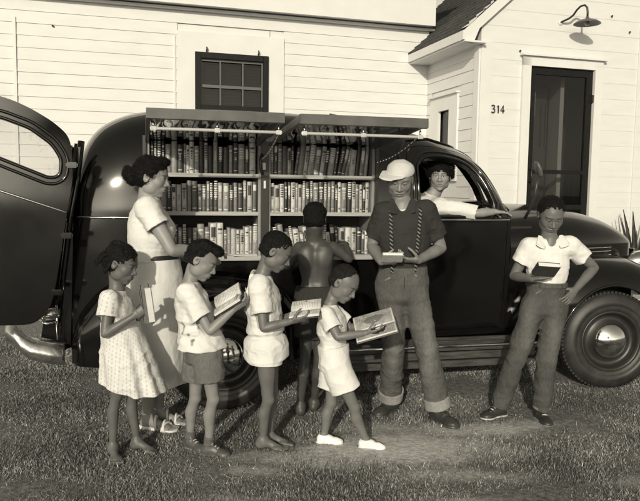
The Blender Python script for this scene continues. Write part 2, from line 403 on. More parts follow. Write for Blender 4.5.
# wing roof: eave box along the side wall, rake boards on the gable
ov, fr = .30, .06
ang = math.atan2(RW-3.2, RX)
def roofpt(x): return 3.55+.90*(x if x < RX else 2*RX-x)
mb = MB(); n = 22
for sgn in (0, 1):
    for k in range(n):      # courses of shingles up the slope
        xa, xb = -ov+(RX+ov)*k/n, -ov+(RX+ov)*(k+1)/n
        za, zb = roofpt(xa)+.022, roofpt(xb)+.004
        if sgn: xa, xb = 2*RX-xa, 2*RX-xb
        q = [(xa, -fr-.03, za), (xa, 3.3, za), (xb, 3.3, zb), (xb, -fr-.03, zb)]
        mb.quad(*(q if sgn else q[::-1])); q = [(xa, -fr-.03, za-.022), (xa, 3.3, za-.022), (xa, 3.3, za), (xa, -fr-.03, za)]; mb.quad(*q)
mb.build('roof', MT['shingle'], house)
mb = MB()
for sgn in (1, -1):
    X = (lambda x: x) if sgn == 1 else (lambda x: 2*RX-x)
    P = [(X(-ov), roofpt(-ov)-.03), (X(RX), roofpt(RX)-.03), (X(RX), roofpt(RX)-.17), (X(-.06), roofpt(-.06)-.17), (X(-.14), roofpt(-ov)-.14), (X(-ov), roofpt(-ov)-.11)]
    wall_poly(mb, P, -fr, -fr+.03)
mb.build('rake_board', MT['trimw'], house, split=True)
mb = MB()
for xx, s2 in ((-ov, 1), (2*RX+ov, -1)):
    mb.box((xx+.012*s2, 1.03, roofpt(-ov)-.055), (.022, 2.3, .10)); mb.box((xx+.165*s2, 1.03, roofpt(-ov)-.115), (.28, 2.3, .02))
mb.box((.06, .7, 3.30), (.10, 1.37, .30))
mb.build('eaves', MT['trimw'], house, split=True)
# door
dr = empty('door', (0, 0, 0)); dr.parent = house
mb = MB(); mb.box((.595, -.02, 1.9), (.11, .04, 2.3)); mb.box((1.595, -.02, 1.9), (.11, .04, 2.3)); mb.box((1.095, -.02, 3.015), (1.11, .04, .11)); mb.box((1.095, -.04, 3.08), (1.18, .08, .022)); mb.build('casing', MT['trimw'], dr)
mb = MB(); dx0, dx1, t = .652, 1.538, .085
for (a, b, c, d) in ((dx0, dx0+t, .76, 2.955), (dx1-t, dx1, .76, 2.955), (dx0+t, dx1-t, 2.955-t, 2.955), (dx0+t, dx1-t, 1.70, 1.75), (dx0+t, dx1-t, 1.27, 1.33), (dx0+t, dx1-t, .76, .98)):
    mb.box(((a+b)/2, .02, (c+d)/2), (b-a, .035, d-c-.002))
sd_ = mb.build('screen_frame', MT['blackm'], dr)
mb = MB(); mb.box((1.10, .022, 1.85), (.72, .002, 2.05))
m = glass('fly_screen', .62, .05); mb.build('screen_mesh', m, dr)
mb = MB()
for w in (2.62, 1.1): mb.box((1.53, -.01, w), (.03, .04, .09))
mb.tube([(.70, -.0, 1.6), (.70, -.05, 1.6), (.70, -.05, 1.75), (.70, 0, 1.75)], .008, 6); mb.build('hinge', MT['wire'], dr, split=True)
mb = MB()
for i in range(3): mb.box((1.095, -.17-.28*i, (.72-.24*i)/2), (1.3, .28, .72-.24*i-.004))
mb.build('door_steps', mat('step_paint', .30, .7, noise=.2), house)
# what stands inside the doorway
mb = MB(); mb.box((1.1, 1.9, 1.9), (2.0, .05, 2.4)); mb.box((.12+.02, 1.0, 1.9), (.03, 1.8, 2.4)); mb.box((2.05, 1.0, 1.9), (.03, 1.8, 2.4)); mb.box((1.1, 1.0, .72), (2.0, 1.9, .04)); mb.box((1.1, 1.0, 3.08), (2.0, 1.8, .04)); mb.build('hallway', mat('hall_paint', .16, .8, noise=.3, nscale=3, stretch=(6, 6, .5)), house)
mb = MB(); mb.box((1.33, .42, 1.85), (.05, .34, 2.1), R=Matrix.Rotation(rad(-12), 4, 'Z')); iv = mb.build('inner_door', mat('inner_door_paint', .62, .5), house)
mb = MB()
for xx in (1.18, 1.245): mb.box((xx, .5, 2.35), (.018, .02, .55))
mb.box((1.13, .55, 1.9), (.3, .02, 1.8)); mb.build('door_stile', mat('stile_paint', .12, .5), iv)
mb = MB(); mb.box((.88, .35, 2.57), (.20, .006, .30)); mb.build('notice', mat('notice_paper', .34, .7, noise=.5, nscale=60), house)
# house number 314 in strokes
mb = MB()
def stroke(pts, x, w, s=.085):
    mb.tube([(x+p[0]*s*.6, -.018, w+p[1]*s) for p in pts], .0075, 6)
stroke([(0, .9), (.3, 1.0), (.7, .95), (.75, .72), (.35, .56), (.8, .4), (.8, .12), (.4, 0), (0, .1)], .155, 2.395)
stroke([(.1, .82), (.35, 1.0), (.35, 0)], .225, 2.395)
stroke([(.6, 0), (.6, 1.0), (0, .32), (.95, .32)], .275, 2.395)
tag(mb.build('house_number', MT['wire'], None), 'small dark house number 314 on the white wall left of the doorway', 'house number')
bpy.data.objects['house_number'].location = house.location; bpy.data.objects['house_number'].rotation_euler = (0, 0, HA)
# barn lamp
lp = empty('wall_lamp', (1.82, 8.0, 0), HA, label='gooseneck lamp with a shallow metal shade above the doorway', cat='lamp')
mb = MB(); mb.lathe([(0, 0), (.035, 0), (.03, .012), (0, .014)], 16, Matrix.Translation((1.04, -.003, 3.49))@Matrix.Rotation(rad(90), 4, 'X')); mb.build('wall_plate', MT['trimw'], lp)
pts = [(1.04, -.01, 3.49), (1.055, -.05, 3.50), (1.09, -.10, 3.52), (1.115, -.14, 3.55), (1.13, -.18, 3.60), (1.15, -.22, 3.635), (1.175, -.26, 3.64), (1.195, -.28, 3.61), (1.20, -.285, 3.55), (1.20, -.285, 3.48)]
MB().tube(pts, .012, 8).build('gooseneck_arm', MT['wire'], lp)
mb = MB(); mb.lathe([(.02, .075), (.03, .05), (.07, .04), (.13, .02), (.175, -.012), (.178, -.02), (.17, -.018), (.12, .010), (.06, .028), (0, .03)], 40, Matrix.Translation((1.20, -.285, 3.44))@Matrix.Scale(.86, 4)); mb.build('lamp_shade', MT['grey'], lp)
mb = MB(); mb.lathe([(0, -.035), (.02, -.03), (.03, -.005), (.02, .03), (0, .035)], 16, Matrix.Translation((1.20, -.285, 3.435))); mb.build('bulb', MT['lamp'], lp)

# spiky plants by the house wall
def plant(loc, n, h, label, seed):
    r = random.Random(seed); root = empty('spiky_plant', loc, label=label, cat='plant', group='spiky plants beyond the bonnet')
    mb = MB()
    for i in range(n):
        a = r.uniform(0, 6.28); ln = h*r.uniform(.6, 1); tl = r.uniform(.04, .30); w = r.uniform(.028, .042)
        d = Vector((math.cos(a), math.sin(a), 0)); s = Vector((-math.sin(a), math.cos(a), 0)); pr = []
        for k in range(7):
            t = k/6; c = d*(.03+tl*t*t*ln)+Vector((0, 0, ln*t)); ww = w*(1-.15*t)*(1 if t < .6 else max(.03, (1-t)/.4)**.6)
            pr.append((mb.bm.verts.new(c-s*ww), mb.bm.verts.new(c-d*ww*.5), mb.bm.verts.new(c+s*ww)))
        for p, q in zip(pr[:-1], pr[1:]):
            mb.bm.faces.new((p[0], p[1], q[1], q[0])); mb.bm.faces.new((p[1], p[2], q[2], q[1]))
    mb.build('leaf_clump', MT['leafd'], root, fix=False)
    MB().lathe([(0, 0), (.15, 0), (.18, .26), (.185, .28), (.165, .28), (.15, .24), (0, .24)], 24).build('pot', mat('clay_pot', .2, .8), root)
def hpt(x, y, z=0): c, s = math.cos(HA), math.sin(HA); return (1.82+x*c-y*s, 8.0+x*s+y*c, z)
plant(hpt(1.98, -.40), 26, 1.34, 'taller spiky plant against the white wall, left of its pair', 3)
plant(hpt(2.26, -.45), 22, 1.22, 'shorter spiky plant at the right edge, right of its pair', 5)
# ================================================================ TRUCK
TA = rad(13); TO = (-.61, 4.37, 0)
truck = empty('book_truck', TO, TA, label='shiny black panel truck with open book compartments in its side', cat='truck')
YC, PW = .93, 2.7         # centre line (local y away from the camera), superellipse power
def ipl(kn):
    xs, ys = zip(*kn)
    h = np.diff(xs); d = np.diff(ys)/h; n = len(xs); mm = np.zeros(n)
    for i in range(1, n-1):
        mm[i] = 0 if d[i-1]*d[i] <= 0 else 2*d[i-1]*d[i]/(d[i-1]+d[i])
    mm[0] = d[0]; mm[-1] = d[-1]
    def f(x):
        x = min(max(x, xs[0]), xs[-1]); i = min(max(int(np.searchsorted(xs, x))-1, 0), n-2); t = (x-xs[i])/h[i]
        return float((2*t**3-3*t*t+1)*ys[i]+(t**3-2*t*t+t)*h[i]*mm[i]+(-2*t**3+3*t*t)*ys[i+1]+(t**3-t*t)*h[i]*mm[i+1])
    return f
def inpoly(x, y, P):
    c = False; j = len(P)-1
    for i in range(len(P)):
        if (P[i][1] > y) != (P[j][1] > y) and x < (P[j][0]-P[i][0])*(y-P[i][1])/(P[j][1]-P[i][1])+P[i][0]: c = not c
        j = i
    return c
def dens(P, s, closed=True):
    o = []; n = len(P)
    for i in range(n if closed else n-1):
        a, b = P[i], P[(i+1) % n]; m = max(1, int(math.hypot(b[0]-a[0], b[1]-a[1])/s+.5))
        for k in range(m): o.append((a[0]+(b[0]-a[0])*k/m, a[1]+(b[1]-a[1])*k/m))
    if not closed: o.append(P[-1])
    return o
def rounded(P, r, n=6):
    o = []
    for i in range(len(P)):
        p0, p1, p2 = Vector(P[i-1]), Vector(P[i]), Vector(P[(i+1) % len(P)])
        ri = r[i] if isinstance(r, (list, tuple)) else r
        if ri <= 0: o.append(tuple(p1)); continue
        ri = min(ri, (p0-p1).length*.49, (p2-p1).length*.49)
        a = p1+(p0-p1).normalized()*ri; b = p1+(p2-p1).normalized()*ri
        for k in range(n+1):
            t = k/n; o.append(tuple(a*(1-t)**2+p1*2*t*(1-t)+b*t*t))
    return o
class Skin:
    def __init__(s, A, T, WB, yc, p=PW, bulge=.03, warp=None):
        s.A, s.T, s.WB, s.yc, s.p, s.bulge, s.warp, s.bow = A, T, WB, yc, p, bulge, warp, warp is not None
    def w2t(s, u, w):
        wb = s.WB(u)
        if w <= wb: return w-wb
        q = min(1, (w-wb)/(s.T(u)-wb)); return math.asin(q**(s.p/2))
    def pos(s, u, t, side=1, off=0):
        wb = s.WB(u); A = s.A(u)+off
        if t <= 0: y = A-s.bulge*(t/.85)**2; w = wb+t
        else:
            t = min(t, math.pi/2); y = A*max(0, math.cos(t))**(2/s.p); w = wb+(s.T(u)+off-wb)*math.sin(t)**(2/s.p)
        if s.warp: u = s.warp(u, w)
        if s.bow: u += .17*max(0, min(1, (u-1.62)/.40))*max(0, min(1, (w-1.22)/.1))*(1-min(1, y/max(.01, A))**2)
        return Vector((u, s.yc-side*y, w))
    def at_w(s, u, w, side=1, off=0): return s.pos(u, s.w2t(u, w), side, off)
def skin_mesh(sk, outline, holes, side=1, sp=.03, spt=.04, bm=None, off=0):
    """outline, holes: polygons in (u, t)"""
    outline = dens(outline, sp); holes = [dens(h, sp) for h in holes]
    us = [p[0] for p in outline]; ts = [p[1] for p in outline]
    pts = list(outline); edges = [(i, (i+1) % len(outline)) for i in range(len(outline))]
    for h in holes:
        b = len(pts); pts += h; edges += [(b+i, b+(i+1) % len(h)) for i in range(len(h))]
    bnd = np.array(pts)
    nu = int((max(us)-min(us))/sp)+1; ntt = int((max(ts)-min(ts))/spt)+1
    for i in range(1, nu):
        for j in range(1, ntt):
            x = min(us)+(max(us)-min(us))*i/nu; y = min(ts)+(max(ts)-min(ts))*j/ntt
            if not inpoly(x, y, outline) or any(inpoly(x, y, h) for h in holes): continue
            if np.min((bnd[:, 0]-x)**2+(bnd[:, 1]-y)**2) < (sp*.5)**2: continue
            pts.append((x, y))
    V, E, F = delaunay_2d_cdt([Vector(p) for p in pts], edges, [], 0, 1e-5)[:3]
    bm = bm or bmesh.new()
    bv = [bm.verts.new(sk.pos(v.x, v.y, side, off)) for v in V]
    for f in F:
        cx = sum(V[i].x for i in f)/len(f); cy = sum(V[i].y for i in f)/len(f)
        if not inpoly(cx, cy, outline) or any(inpoly(cx, cy, h) for h in holes): continue
        try: ff = bm.faces.new([bv[i] for i in (f if side == 1 else f[::-1])]); ff.smooth = True
        except ValueError: pass
    for v in list(bm.verts):
        if not v.link_faces: bm.verts.remove(v)
    return bm
def finish(bm, name, m, parent, thick=.02, flip=False, angle=35, **k):
    """give a sheet its thickness (inwards) and link it"""
    if flip: bmesh.ops.reverse_faces(bm, faces=bm.faces)
    me = bpy.data.meshes.new(name); bm.to_mesh(me); bm.free()
    o = bpy.data.objects.new(name, me); COL.objects.link(o)
    md = o.modifiers.new('s', 'SOLIDIFY'); md.thickness = thick; md.offset = -1; md.use_rim = True
    dg = bpy.context.evaluated_depsgraph_get(); me2 = bpy.data.meshes.new_from_object(o.evaluated_get(dg)); bpy.data.objects.remove(o); bpy.data.meshes.remove(me)
    me2.name = name; me2.set_sharp_from_angle(angle=rad(angle))
    return link_mesh(name, me2, m, parent, **k)
T = ipl([(-.95, 1.62), (-.92, 1.74), (-.87, 1.84), (-.77, 1.93), (-.6, 2.0), (-.4, 2.035), (0, 2.055), (.5, 2.05), (1.0, 2.01), (1.4, 1.95), (1.6, 1.90), (1.78, 1.82), (1.9, 1.72), (2.0, 1.56), (2.07, 1.42), (2.13, 1.31)])
A = ipl([(-.95, .70), (-.85, .755), (-.6, .80), (-.2, .81), (.6, .81), (1.2, .81), (1.6, .795), (2.0, .76), (2.15, .73)])
def tailwarp(u, w):
    if u < -.4: u -= .12*max(0, (1.3-w)/.85)*((-.4-u)/.55)**2
    return u
body = Skin(A, T, lambda u: 1.28, YC, warp=tailwarp)
H2 = math.pi/2-.001
UF, UR = 2.12, -.95
CASE = [(-.50, .99), (1.06, .99), (1.06, 1.785), (-.50, 1.785)]
DOOR = rounded([(1.295, .47), (2.075, .47), (2.085, 1.30), (2.005, 1.47), (1.90, 1.665), (1.78, 1.755), (1.55, 1.80), (1.295, 1.79)], [0, .05, 0, .1, .15, .2, .1, .12])
def ut(P, sk=body, s=.03): return [(u, sk.w2t(u, w)) for u, w in dens(P, s)]
def grow(P, d):
    cx = sum(p[0] for p in P)/len(P); cy = sum(p[1] for p in P)/len(P); n = len(P); o = []
    for i in range(n):
        a, b = Vector(P[i-1]), Vector(P[(i+1) % n]); t = (b-a).normalized(); nn = Vector((t.y, -t.x))
        if nn.dot(Vector(P[i])-Vector((cx, cy))) < 0: nn = -nn
        o.append(tuple(Vector(P[i])+nn*d))
    return o
outl = [(UR, .42-1.28), (UF, .42-1.28), (UF, H2), (UR, H2)]
WSH = [(1.915, .60), (2.02, .34), (2.07, .30), (2.085, .55), (2.085, 1.2), (2.08, H2-.03), (1.885, H2-.03), (1.885, 1.1)]
def body_side(side, case):
    # close the door hole at the sill: the hole reaches to the lower edge of the body
    hs = [ut(grow(DOOR, .004))] if case else [ut(grow(DOOR, .004))]
    hs.append(WSH)
    if case: hs.append(ut(CASE))
    return skin_mesh(body, outl, hs, side)
bm = body_side(1, True); bm2 = body_side(-1, False)
me_ = bpy.data.meshes.new('t'); bm2.to_mesh(me_); bm2.free(); bm.from_mesh(me_); bpy.data.meshes.remove(me_)
bmesh.ops.remove_doubles(bm, verts=bm.verts, dist=.003)
body_o = finish(bm, 'body', MT['black'], truck, .022)
WIN_ = [(1.375, 1.305), (1.94, 1.305), (1.955, 1.37), (1.90, 1.49), (1.83, 1.60), (1.745, 1.675), (1.60, 1.715), (1.44, 1.705), (1.375, 1.66)]
WIN_ = rounded(WIN_, [.04, .03, .04, .1, .1, .1, .15, .08, .06])
def door(side):
    b = skin_mesh(body, ut(DOOR), [ut(WIN_)], side)
    d = finish(b, 'door', MT['black'], truck, .03, **({}))
    g = MB(); P = dens(grow(WIN_, .012), .03); pts = [body.at_w(u, w, side, .004) for u, w in P]; pts.append(pts[0]); g.tube(pts, .009, 8, cap=False)
    P = dens(grow(WIN_, .045), .03); pts = [body.at_w(u, w, side, .001) for u, w in P]; pts.append(pts[0]); g.tube(pts, .008, 8, cap=False); g.build('window_frame', MT['black'], d)
    h = MB(); a = body.at_w(1.36, 1.10, side, .02); b2 = body.at_w(1.36, 1.10, side, .05); c = body.at_w(1.50, 1.10, side, .045)
    h.tube([a, b2, b2+(c-b2)*.3, c], [.014, .011, .011, .008], 8); h.build('handle', MT['chrome'], d)
    if side == -1:
        skn = skin_mesh(body, ut(grow(WIN_, .01)), [], side, off=-.02); me = bpy.data.meshes.new('pane'); skn.to_mesh(me); skn.free(); link_mesh('pane', me, MT['glass'], d)
    return d
door(1); door(-1)
# windscreen: glass on both halves and a centre post
for side in (1, -1):
    b = skin_mesh(body, [(1.87, .5), (2.09, .45), (2.09, H2-.05), (1.87, H2-.05)], [], side, off=-.02); me = bpy.data.meshes.new('windscreen'); b.to_mesh(me); b.free(); link_mesh('windscreen', me, MT['glass'], truck)
MB().tube([body.pos(1.86+.025*k, H2, 1, -.01) for k in range(10)], .022, 8).build('centre_post', MT['black'], truck)
# belt moulding
def strip(name, us, w, off=.004, side=1, rr=.0075, m='chrome', sk=body, par=None):
    MB().tube([sk.at_w(u, w if not callable(w) else w(u), side, off) for u in us], rr, 8).build(name, MT[m], par or truck)
strip('belt_moulding', np.linspace(-.94, -.52, 20), 1.275)
strip('belt_moulding', np.linspace(1.08, 2.1, 30), 1.268)
strip('belt_moulding', np.linspace(-.9, 2.1, 40), 1.275, side=-1)
# drip rail over the door and roof ribs
MB().tube([body.at_w(u, w, 1, .006) for u, w in dens([(1.22, 1.50), (1.24, 1.74), (1.32, 1.835), (1.55, 1.86), (1.80, 1.80), (1.94, 1.67), (2.03, 1.50), (2.11, 1.33)], .04, False)], .008, 8).build('drip_rail', MT['black'], truck)
# floor, firewall, bulkheads
mb = MB(); mb.box((.50, YC, .47), (2.95, 1.34, .05)); mb.box((1.22, YC+.2, 1.22), (.02, 1.05, 1.4)); mb.box((2.10, YC, .85), (.03, 1.35, .80)); mb.box((-.1, .62, 1.3), (.0, .0, .0))
mb.build('floor_pan', MT['interior'], truck)
mb = MB(); mb.box((1.98, YC, 1.17), (.24, 1.40, .12), bevel=.04); mb.tube([(1.90, .30, 1.25), (1.94, .6, 1.27), (1.95, YC, 1.275), (1.94, 1.3, 1.27), (1.90, 1.56, 1.25)], .018, 8); mb.build('dashboard', MT['dark'], truck)
mb = MB(); mb.box((1.46, YC, .72), (.42, 1.3, .16), bevel=.05); mb.box((1.27, YC, .98), (.10, 1.3, .46), bevel=.045); mb.build('seat', MT['seat'], truck)
tr = [Vector((1.78, 1.30, 1.22))+Vector((.06*math.sin(a)*.5, .2*math.cos(a), .17*math.sin(a))) for a in np.linspace(0, 2*math.pi, 33)]; MB().tube(tr, .012, 8, cap=False).build('steering_wheel', MT['dark'], truck)

# hood
TH = ipl([(2.06, 1.335), (2.2, 1.36), (2.5, 1.375), (2.8, 1.355), (3.1, 1.30), (3.35, 1.21), (3.5, 1.10), (3.57, .98)])
AH = ipl([(2.06, .745), (2.3, .71), (2.6, .65), (2.9, .58), (3.15, .49), (3.35, .39), (3.5, .27), (3.57, .13)])
hood = Skin(AH, TH, lambda u: min(1.05, TH(u)-.06), YC, 2.3, 0)
bm = skin_mesh(hood, [(2.125, -.10), (3.57, -.10), (3.57, H2), (2.125, H2)], [], 1)
b2 = skin_mesh(hood, [(2.125, -.10), (3.57, -.10), (3.57, H2), (2.125, H2)], [], -1); me_ = bpy.data.meshes.new('t'); b2.to_mesh(me_); b2.free(); bm.from_mesh(me_)
bmesh.ops.remove_doubles(bm, verts=bm.verts, dist=.004)
hd = finish(bm, 'bonnet', MT['black'], truck, .015)
for k in range(3):
    strip('trim_strip', np.linspace(2.75, 3.15, 16), 1.04-.03*k+.0, sk=hood, rr=.005, par=hd)
# cowl side between door and hood
cowl = Skin(ipl([(2.08, .742), (2.2, .70), (2.35, .66)]), ipl([(2.08, 1.33), (2.35, 1.33)]), lambda u: 1.2, YC, 2.5, .02)
for side in (1, -1):
    b = skin_mesh(cowl, [(2.09, .45-1.2), (2.34, .45-1.2), (2.34, .2), (2.09, .2)], [], side, off=-.012); finish(b, 'cowl', MT['black'], truck, .01)
# fenders
def fender(name, uk, F, WBd, yc, Aw, p, wh, lowf, par, side=1, R=.43, extra=(), bulge=0):
    sk = Skin(Aw, F, lambda u: F(u)-WBd(u), yc, p, bulge)
    lo = [(u, sk.w2t(u, lowf(u))) for u in np.linspace(uk[0], uk[1], 60)]
    out = lo+[(uk[1], H2), (uk[0], H2)]
    hole = None
    if wh:
        arc = [(wh[0]+R*math.cos(a), wh[1]+R*math.sin(a)) for a in np.linspace(-.6, math.pi+.6, 40)]
        hole = [(u, sk.w2t(u, max(w, lowf(u)-.25)) if uk[0] < u < uk[1] else -.5) for u, w in arc]
    # trim the outline by the arch: drop points inside, then rely on the hole test
    bm = skin_mesh(sk, out, [hole] if hole else [], 1, sp=.022, spt=.03)
    if side == -1:
        for v in bm.verts: v.co.y = 2*YC-v.co.y
        bmesh.ops.reverse_faces(bm, faces=bm.faces)
    o = finish(bm, name, MT['black'], par, .012)
    if hole and side == 1:
        lip = [sk.at_w(wh[0]+R*math.cos(a), wh[1]+R*math.sin(a), 1, .0) for a in np.linspace(.02, math.pi-.02, 40)]
        MB().tube(lip, .010, 8).build('arch_lip', MT['black'], o)
    return o
RW_ = .368
FF = ipl([(2.16, .62), (2.25, .80), (2.4, .93), (2.6, .985), (2.86, 1.0), (3.1, .985), (3.35, .92), (3.5, .80), (3.6, .62)])
FR = ipl([(-.98, .48), (-.95, .62), (-.88, .74), (-.75, .88), (-.5, .96), (-.15, .985), (.2, .95), (.42, .85), (.56, .68), (.64, .5)])
fdrop = lambda F, lo: (lambda u: max(.03, (F(u)-lo)*.55))
for side in (1, -1):
    fender('front_fender', (2.17, 3.58), FF, fdrop(FF, .3), .50, ipl([(2.16, .30), (2.3, .43), (2.6, .52), (3.1, .53), (3.4, .48), (3.6, .32)]), 2.6, (2.88, .36), lambda u: .34, truck, side)
    fender('rear_fender', (-.97, .63), FR, fdrop(FR, .3), .40, ipl([(-.98, .22), (-.9, .34), (-.6, .42), (0, .44), (.4, .40), (.64, .26)]), 2.4, (0, .37), lambda u: .33, truck, side, R=.42)
# apron under the tail and inner wheel wells (dark)
mb = MB(); mb.box((-.95, YC, .46), (.06, 1.3, .26), bevel=.02); mb.build('tail_apron', MT['black'], truck)
mb = MB()
for u in (0, 2.88):
    mb.box((u, .56, .62), (.9, .02, .62)); mb.box((u, 1.30, .62), (.9, .02, .62))
mb.box((1.3, YC, .34), (4.4, .6, .12)); mb.build('chassis', MT['blackm'], truck)
# running board
mb = MB(); mb.box((1.42, .055, .385), (1.66, .27, .035), bevel=.012)
for k in range(7): mb.box((1.42, -.045+k*.03, .406), (1.60, .010, .008))
mb.build('running_board', MT['board'], truck)
MB().tube([(.62, -.085, .402), (2.24, -.085, .402)], .012, 8).build('running_board_trim', MT['chromed'], truck)
mb = MB(); mb.box((1.42, .03, .315), (1.66, .03, .055)); mb.box((1.42, .16, .30), (1.66, .02, .22)); mb.build('sill_plank', MT['board'], truck, split=True)
mb = MB(); mb.box((1.42, 1.78, .385), (1.66, .24, .035), bevel=.012); mb.build('running_board', MT['board'], truck)

# wheels
def wheel(u, y, side=1, steer=0):
    w = empty('wheel', (u, y, RW_), rad(steer)); w.parent = truck
    Rm = Matrix.Rotation(rad(90)*side, 4, 'X')@Matrix.Rotation(0, 4, 'Z')     # local z of the lathe -> outwards (-y)
    if side == 1: Rm = Matrix(((1, 0, 0, 0), (0, 0, -1, 0), (0, 1, 0, 0), (0, 0, 0, 1)))
    else: Rm = Matrix(((1, 0, 0, 0), (0, 0, 1, 0), (0, -1, 0, 0), (0, 0, 0, 1)))
    R = RW_
    prof = [(.215, -.14), (.225, -.155), (.27, -.165), (.32, -.155), (R-.012, -.115), (R, -.08), (R, -.001), (R, .0), (R, -.04), (R, -.0)]
    prof = [(.215, -.150), (.24, -.160), (.29, -.165), (.33, -.150), (R-.008, -.115), (R, -.09), (R, -.03), (R-.008, -.008), (.335, .012), (.30, .028), (.275, .031), (.272, .026), (.262, .0275), (.24, .024), (.228, .014), (.218, .0)]
    mb = MB(); mb.lathe(prof, 96, Rm)
    nblk = 76
    for k in range(nblk):      # tread blocks on the shoulder
        a = 2*math.pi*k/nblk
        for (rr, zz, d3) in ((R-.001, -.018, (.014, .030, .028)), (R+.001, -.06, (.010, .022, .036))):
            a2 = a+(math.pi/nblk if zz < -.05 else 0)
            Mx = Rm@Matrix.Rotation(a2, 4, 'Z')@Matrix.Translation((rr, 0, zz))
            r = bmesh.ops.create_cube(mb.bm, size=1); vs = r['verts']; bmesh.ops.scale(mb.bm, vec=(d3[0], d3[1]*.6, d3[2]), verts=vs)
            bmesh.ops.transform(mb.bm, matrix=Mx, verts=vs)
    mb.build('tyre', MT['rubber'], w)
    mb = MB(); mb.lathe([(.222, -.10), (.222, .006), (.232, .012), (.228, .02), (.214, .018), (.205, .0), (.198, -.03), (.18, -.045), (.155, -.040), (.13, -.012), (.12, -.004), (0, -.004)], 72, Rm); 
    for k in range(8):
        a = 2*math.pi*k/8; mb.box((0, 0, 0), (0, 0, 0))
    mb.build('rim', MT['dark'], w)
    mb = MB(); mb.lathe([(.128, -.01), (.132, .004), (.126, .014), (.112, .024), (.085, .043), (.05, .056), (.02, .061), (0, .062)], 64, Rm); mb.build('hub_cap', MT['chrome'], w)
    return w
wheel(0, .03); wheel(2.88, .02, steer=-9); wheel(0, 2*YC-.03, -1); wheel(2.88, 2*YC-.03, -1)

# ---------------- open book compartments
bc = []
for (u0, u1) in ((-.49, .245), (.295, 1.035)):
    b = empty('bookcase', ((u0+u1)/2, 0, 0)); b.parent = truck; c = (u0+u1)/2; h = (u1-u0)/2; bc.append(b)
    MB().box((0, .44, 1.37), (2*h+.02, .012, .84)).build('back_panel', MT['interior'], b)
    for w in (1.555, 1.305):
        MB().box((0, .285, w), (2*h-.002, .29, .020)).box((0, .137, w), (2*h-.03, .006, .026)).build('shelf', MT['wood'], b)
    MB().box((0, .265, 1.015), (2*h-.002, .33, .022)).box((0, .095, 1.012), (2*h, .012, .034)).build('shelf', MT['wood'], b)
    MB().box((0, .285, 1.80), (2*h-.002, .30, .02)).build('top_board', MT['interior'], b)
    for s in (-1, 1): MB().box((s*(h-.006), .285, 1.40), (.020, .30, .78)).build('side_board', MT['woodd'], b)
mb = MB(); mb.box((.27, .122, 1.39), (.050, .02, .82)); mb.build('door_post', MT['dark'], truck)
mb = MB(); mb.box((-.505, .125, 1.40), (.02, .03, .80)); mb.box((1.048, .125, 1.40), (.02, .03, .80)); mb.build('opening_frame', MT['dark'], truck, split=True)
mb = MB()
mb.box((.262, .108, 1.62), (.02, .02, .045)); mb.box((.268, .108, 1.50), (.014, .008, .05)); mb.build('latch_plate', MT['paper'], truck, split=True)
mb = MB(); mb.tube([(.25, .10, 1.70), (.235, .09, 1.66), (.24, .085, 1.60), (.25, .10, 1.57)], .011, 8); mb.build('latch', MT['wire'], truck)
# lids hinged at the roof edge, raised
def lid(u0, u1, h0, h1):
    hy, hz = .15, 1.800; fy, fz = -.60, 1.895
    o = empty('compartment_lid', ((h0+h1)/2, hy, hz)); o.parent = truck; c = (h0+h1)/2
    def P(s, t, d):   # s 0..1 along the lid, t 0 hinge..1 front, d downwards
        u = (h0+(h1-h0)*s)*(1-t)+(u0+(u1-u0)*s)*t
        return (u-c, (fy-hy)*t, (fz-hz)*t-d)
    def slab(mb, s0, s1, t0, t1, d0, d1):
        vs = [mb.bm.verts.new(Vector(P(s, t, d))) for s in (s0, s1) for t in (t0, t1) for d in (d0, d1)]
        for q in ((0, 1, 3, 2), (4, 6, 7, 5), (0, 4, 5, 1), (2, 3, 7, 6), (0, 2, 6, 4), (1, 5, 7, 3)): mb.bm.faces.new([vs[i] for i in q])
    mb = MB(); slab(mb, 0, 1, 0, 1, 0, .018); slab(mb, 0, 1, .965, 1.002, .0185, .055); slab(mb, 0, .03, 0, .964, .0185, .045); slab(mb, .97, 1, 0, .964, .0185, .045)
    mb.build('lid_panel', MT['grey'], o)
    mb = MB()
    n1, n2 = 40, 30      # slightly buckled polished sheet under the lid
    V = []; F = []
    for i in range(n1+1):
        for j in range(n2+1):
            s, t = .03+.94*i/n1, .01+.94*j/n2; x, y, z = P(s, t, .022); V.append((x, y, z+.0009*math.sin(s*47+3*math.sin(t*5))+.0007*math.sin(s*91+t*8)))
    for i in range(n1):
        for j in range(n2): a = i*(n2+1)+j; F.append((a, a+1, a+n2+2, a+n2+1))
    link_mesh('polished_lining', np_mesh('polished_lining', V, F), MT['mirror'], o)
    a, b = Vector(P(.05, .93, .098)), Vector(P(.97, .93, .098))
    MB().tube([a, a+(b-a)*.02, a+(b-a)*.98, b], [.007, .009, .009, .007], 12).build('lamp_tube', MT['lamp'], o)
    for q in (a, b, (a+b)/2): MB().box(q, (.035, .022, .024), bevel=.004).tube([q, q+Vector((0, 0, .04))], .006, 6).build('bracket', MT['chromed'], o)
    pts = [Vector(P(.99, .88, .08))*(1-k/14)+Vector((h1-c+.0, -.01, -.14))*(k/14)+Vector((0, 0, -.03*math.sin(math.pi*k/14))) for k in range(15)]
    mb = MB()
    for k, p_ in enumerate(pts[:-1]): mb.tube([p_, p_*.3+pts[k+1]*.7], .0045, 5)
    mb.build('stay_chain', MT['chromed'], o)
    return o, P
l1, _ = lid(-.475, .275, -.50, .24); l2, P2_ = lid(.365, 1.13, .295, 1.04)
mb = MB(); q = Vector(P2_(.45, .55, 0)); mb.tube([q, q+Vector((0, 0, .075))], .004, 6); mb.tube([q+Vector((-.06, 0, .085)), q+Vector((0, 0, .075)), q+Vector((.055, 0, .075))], .004, 6); mb.build('wire_hook', MT['wire'], l2)
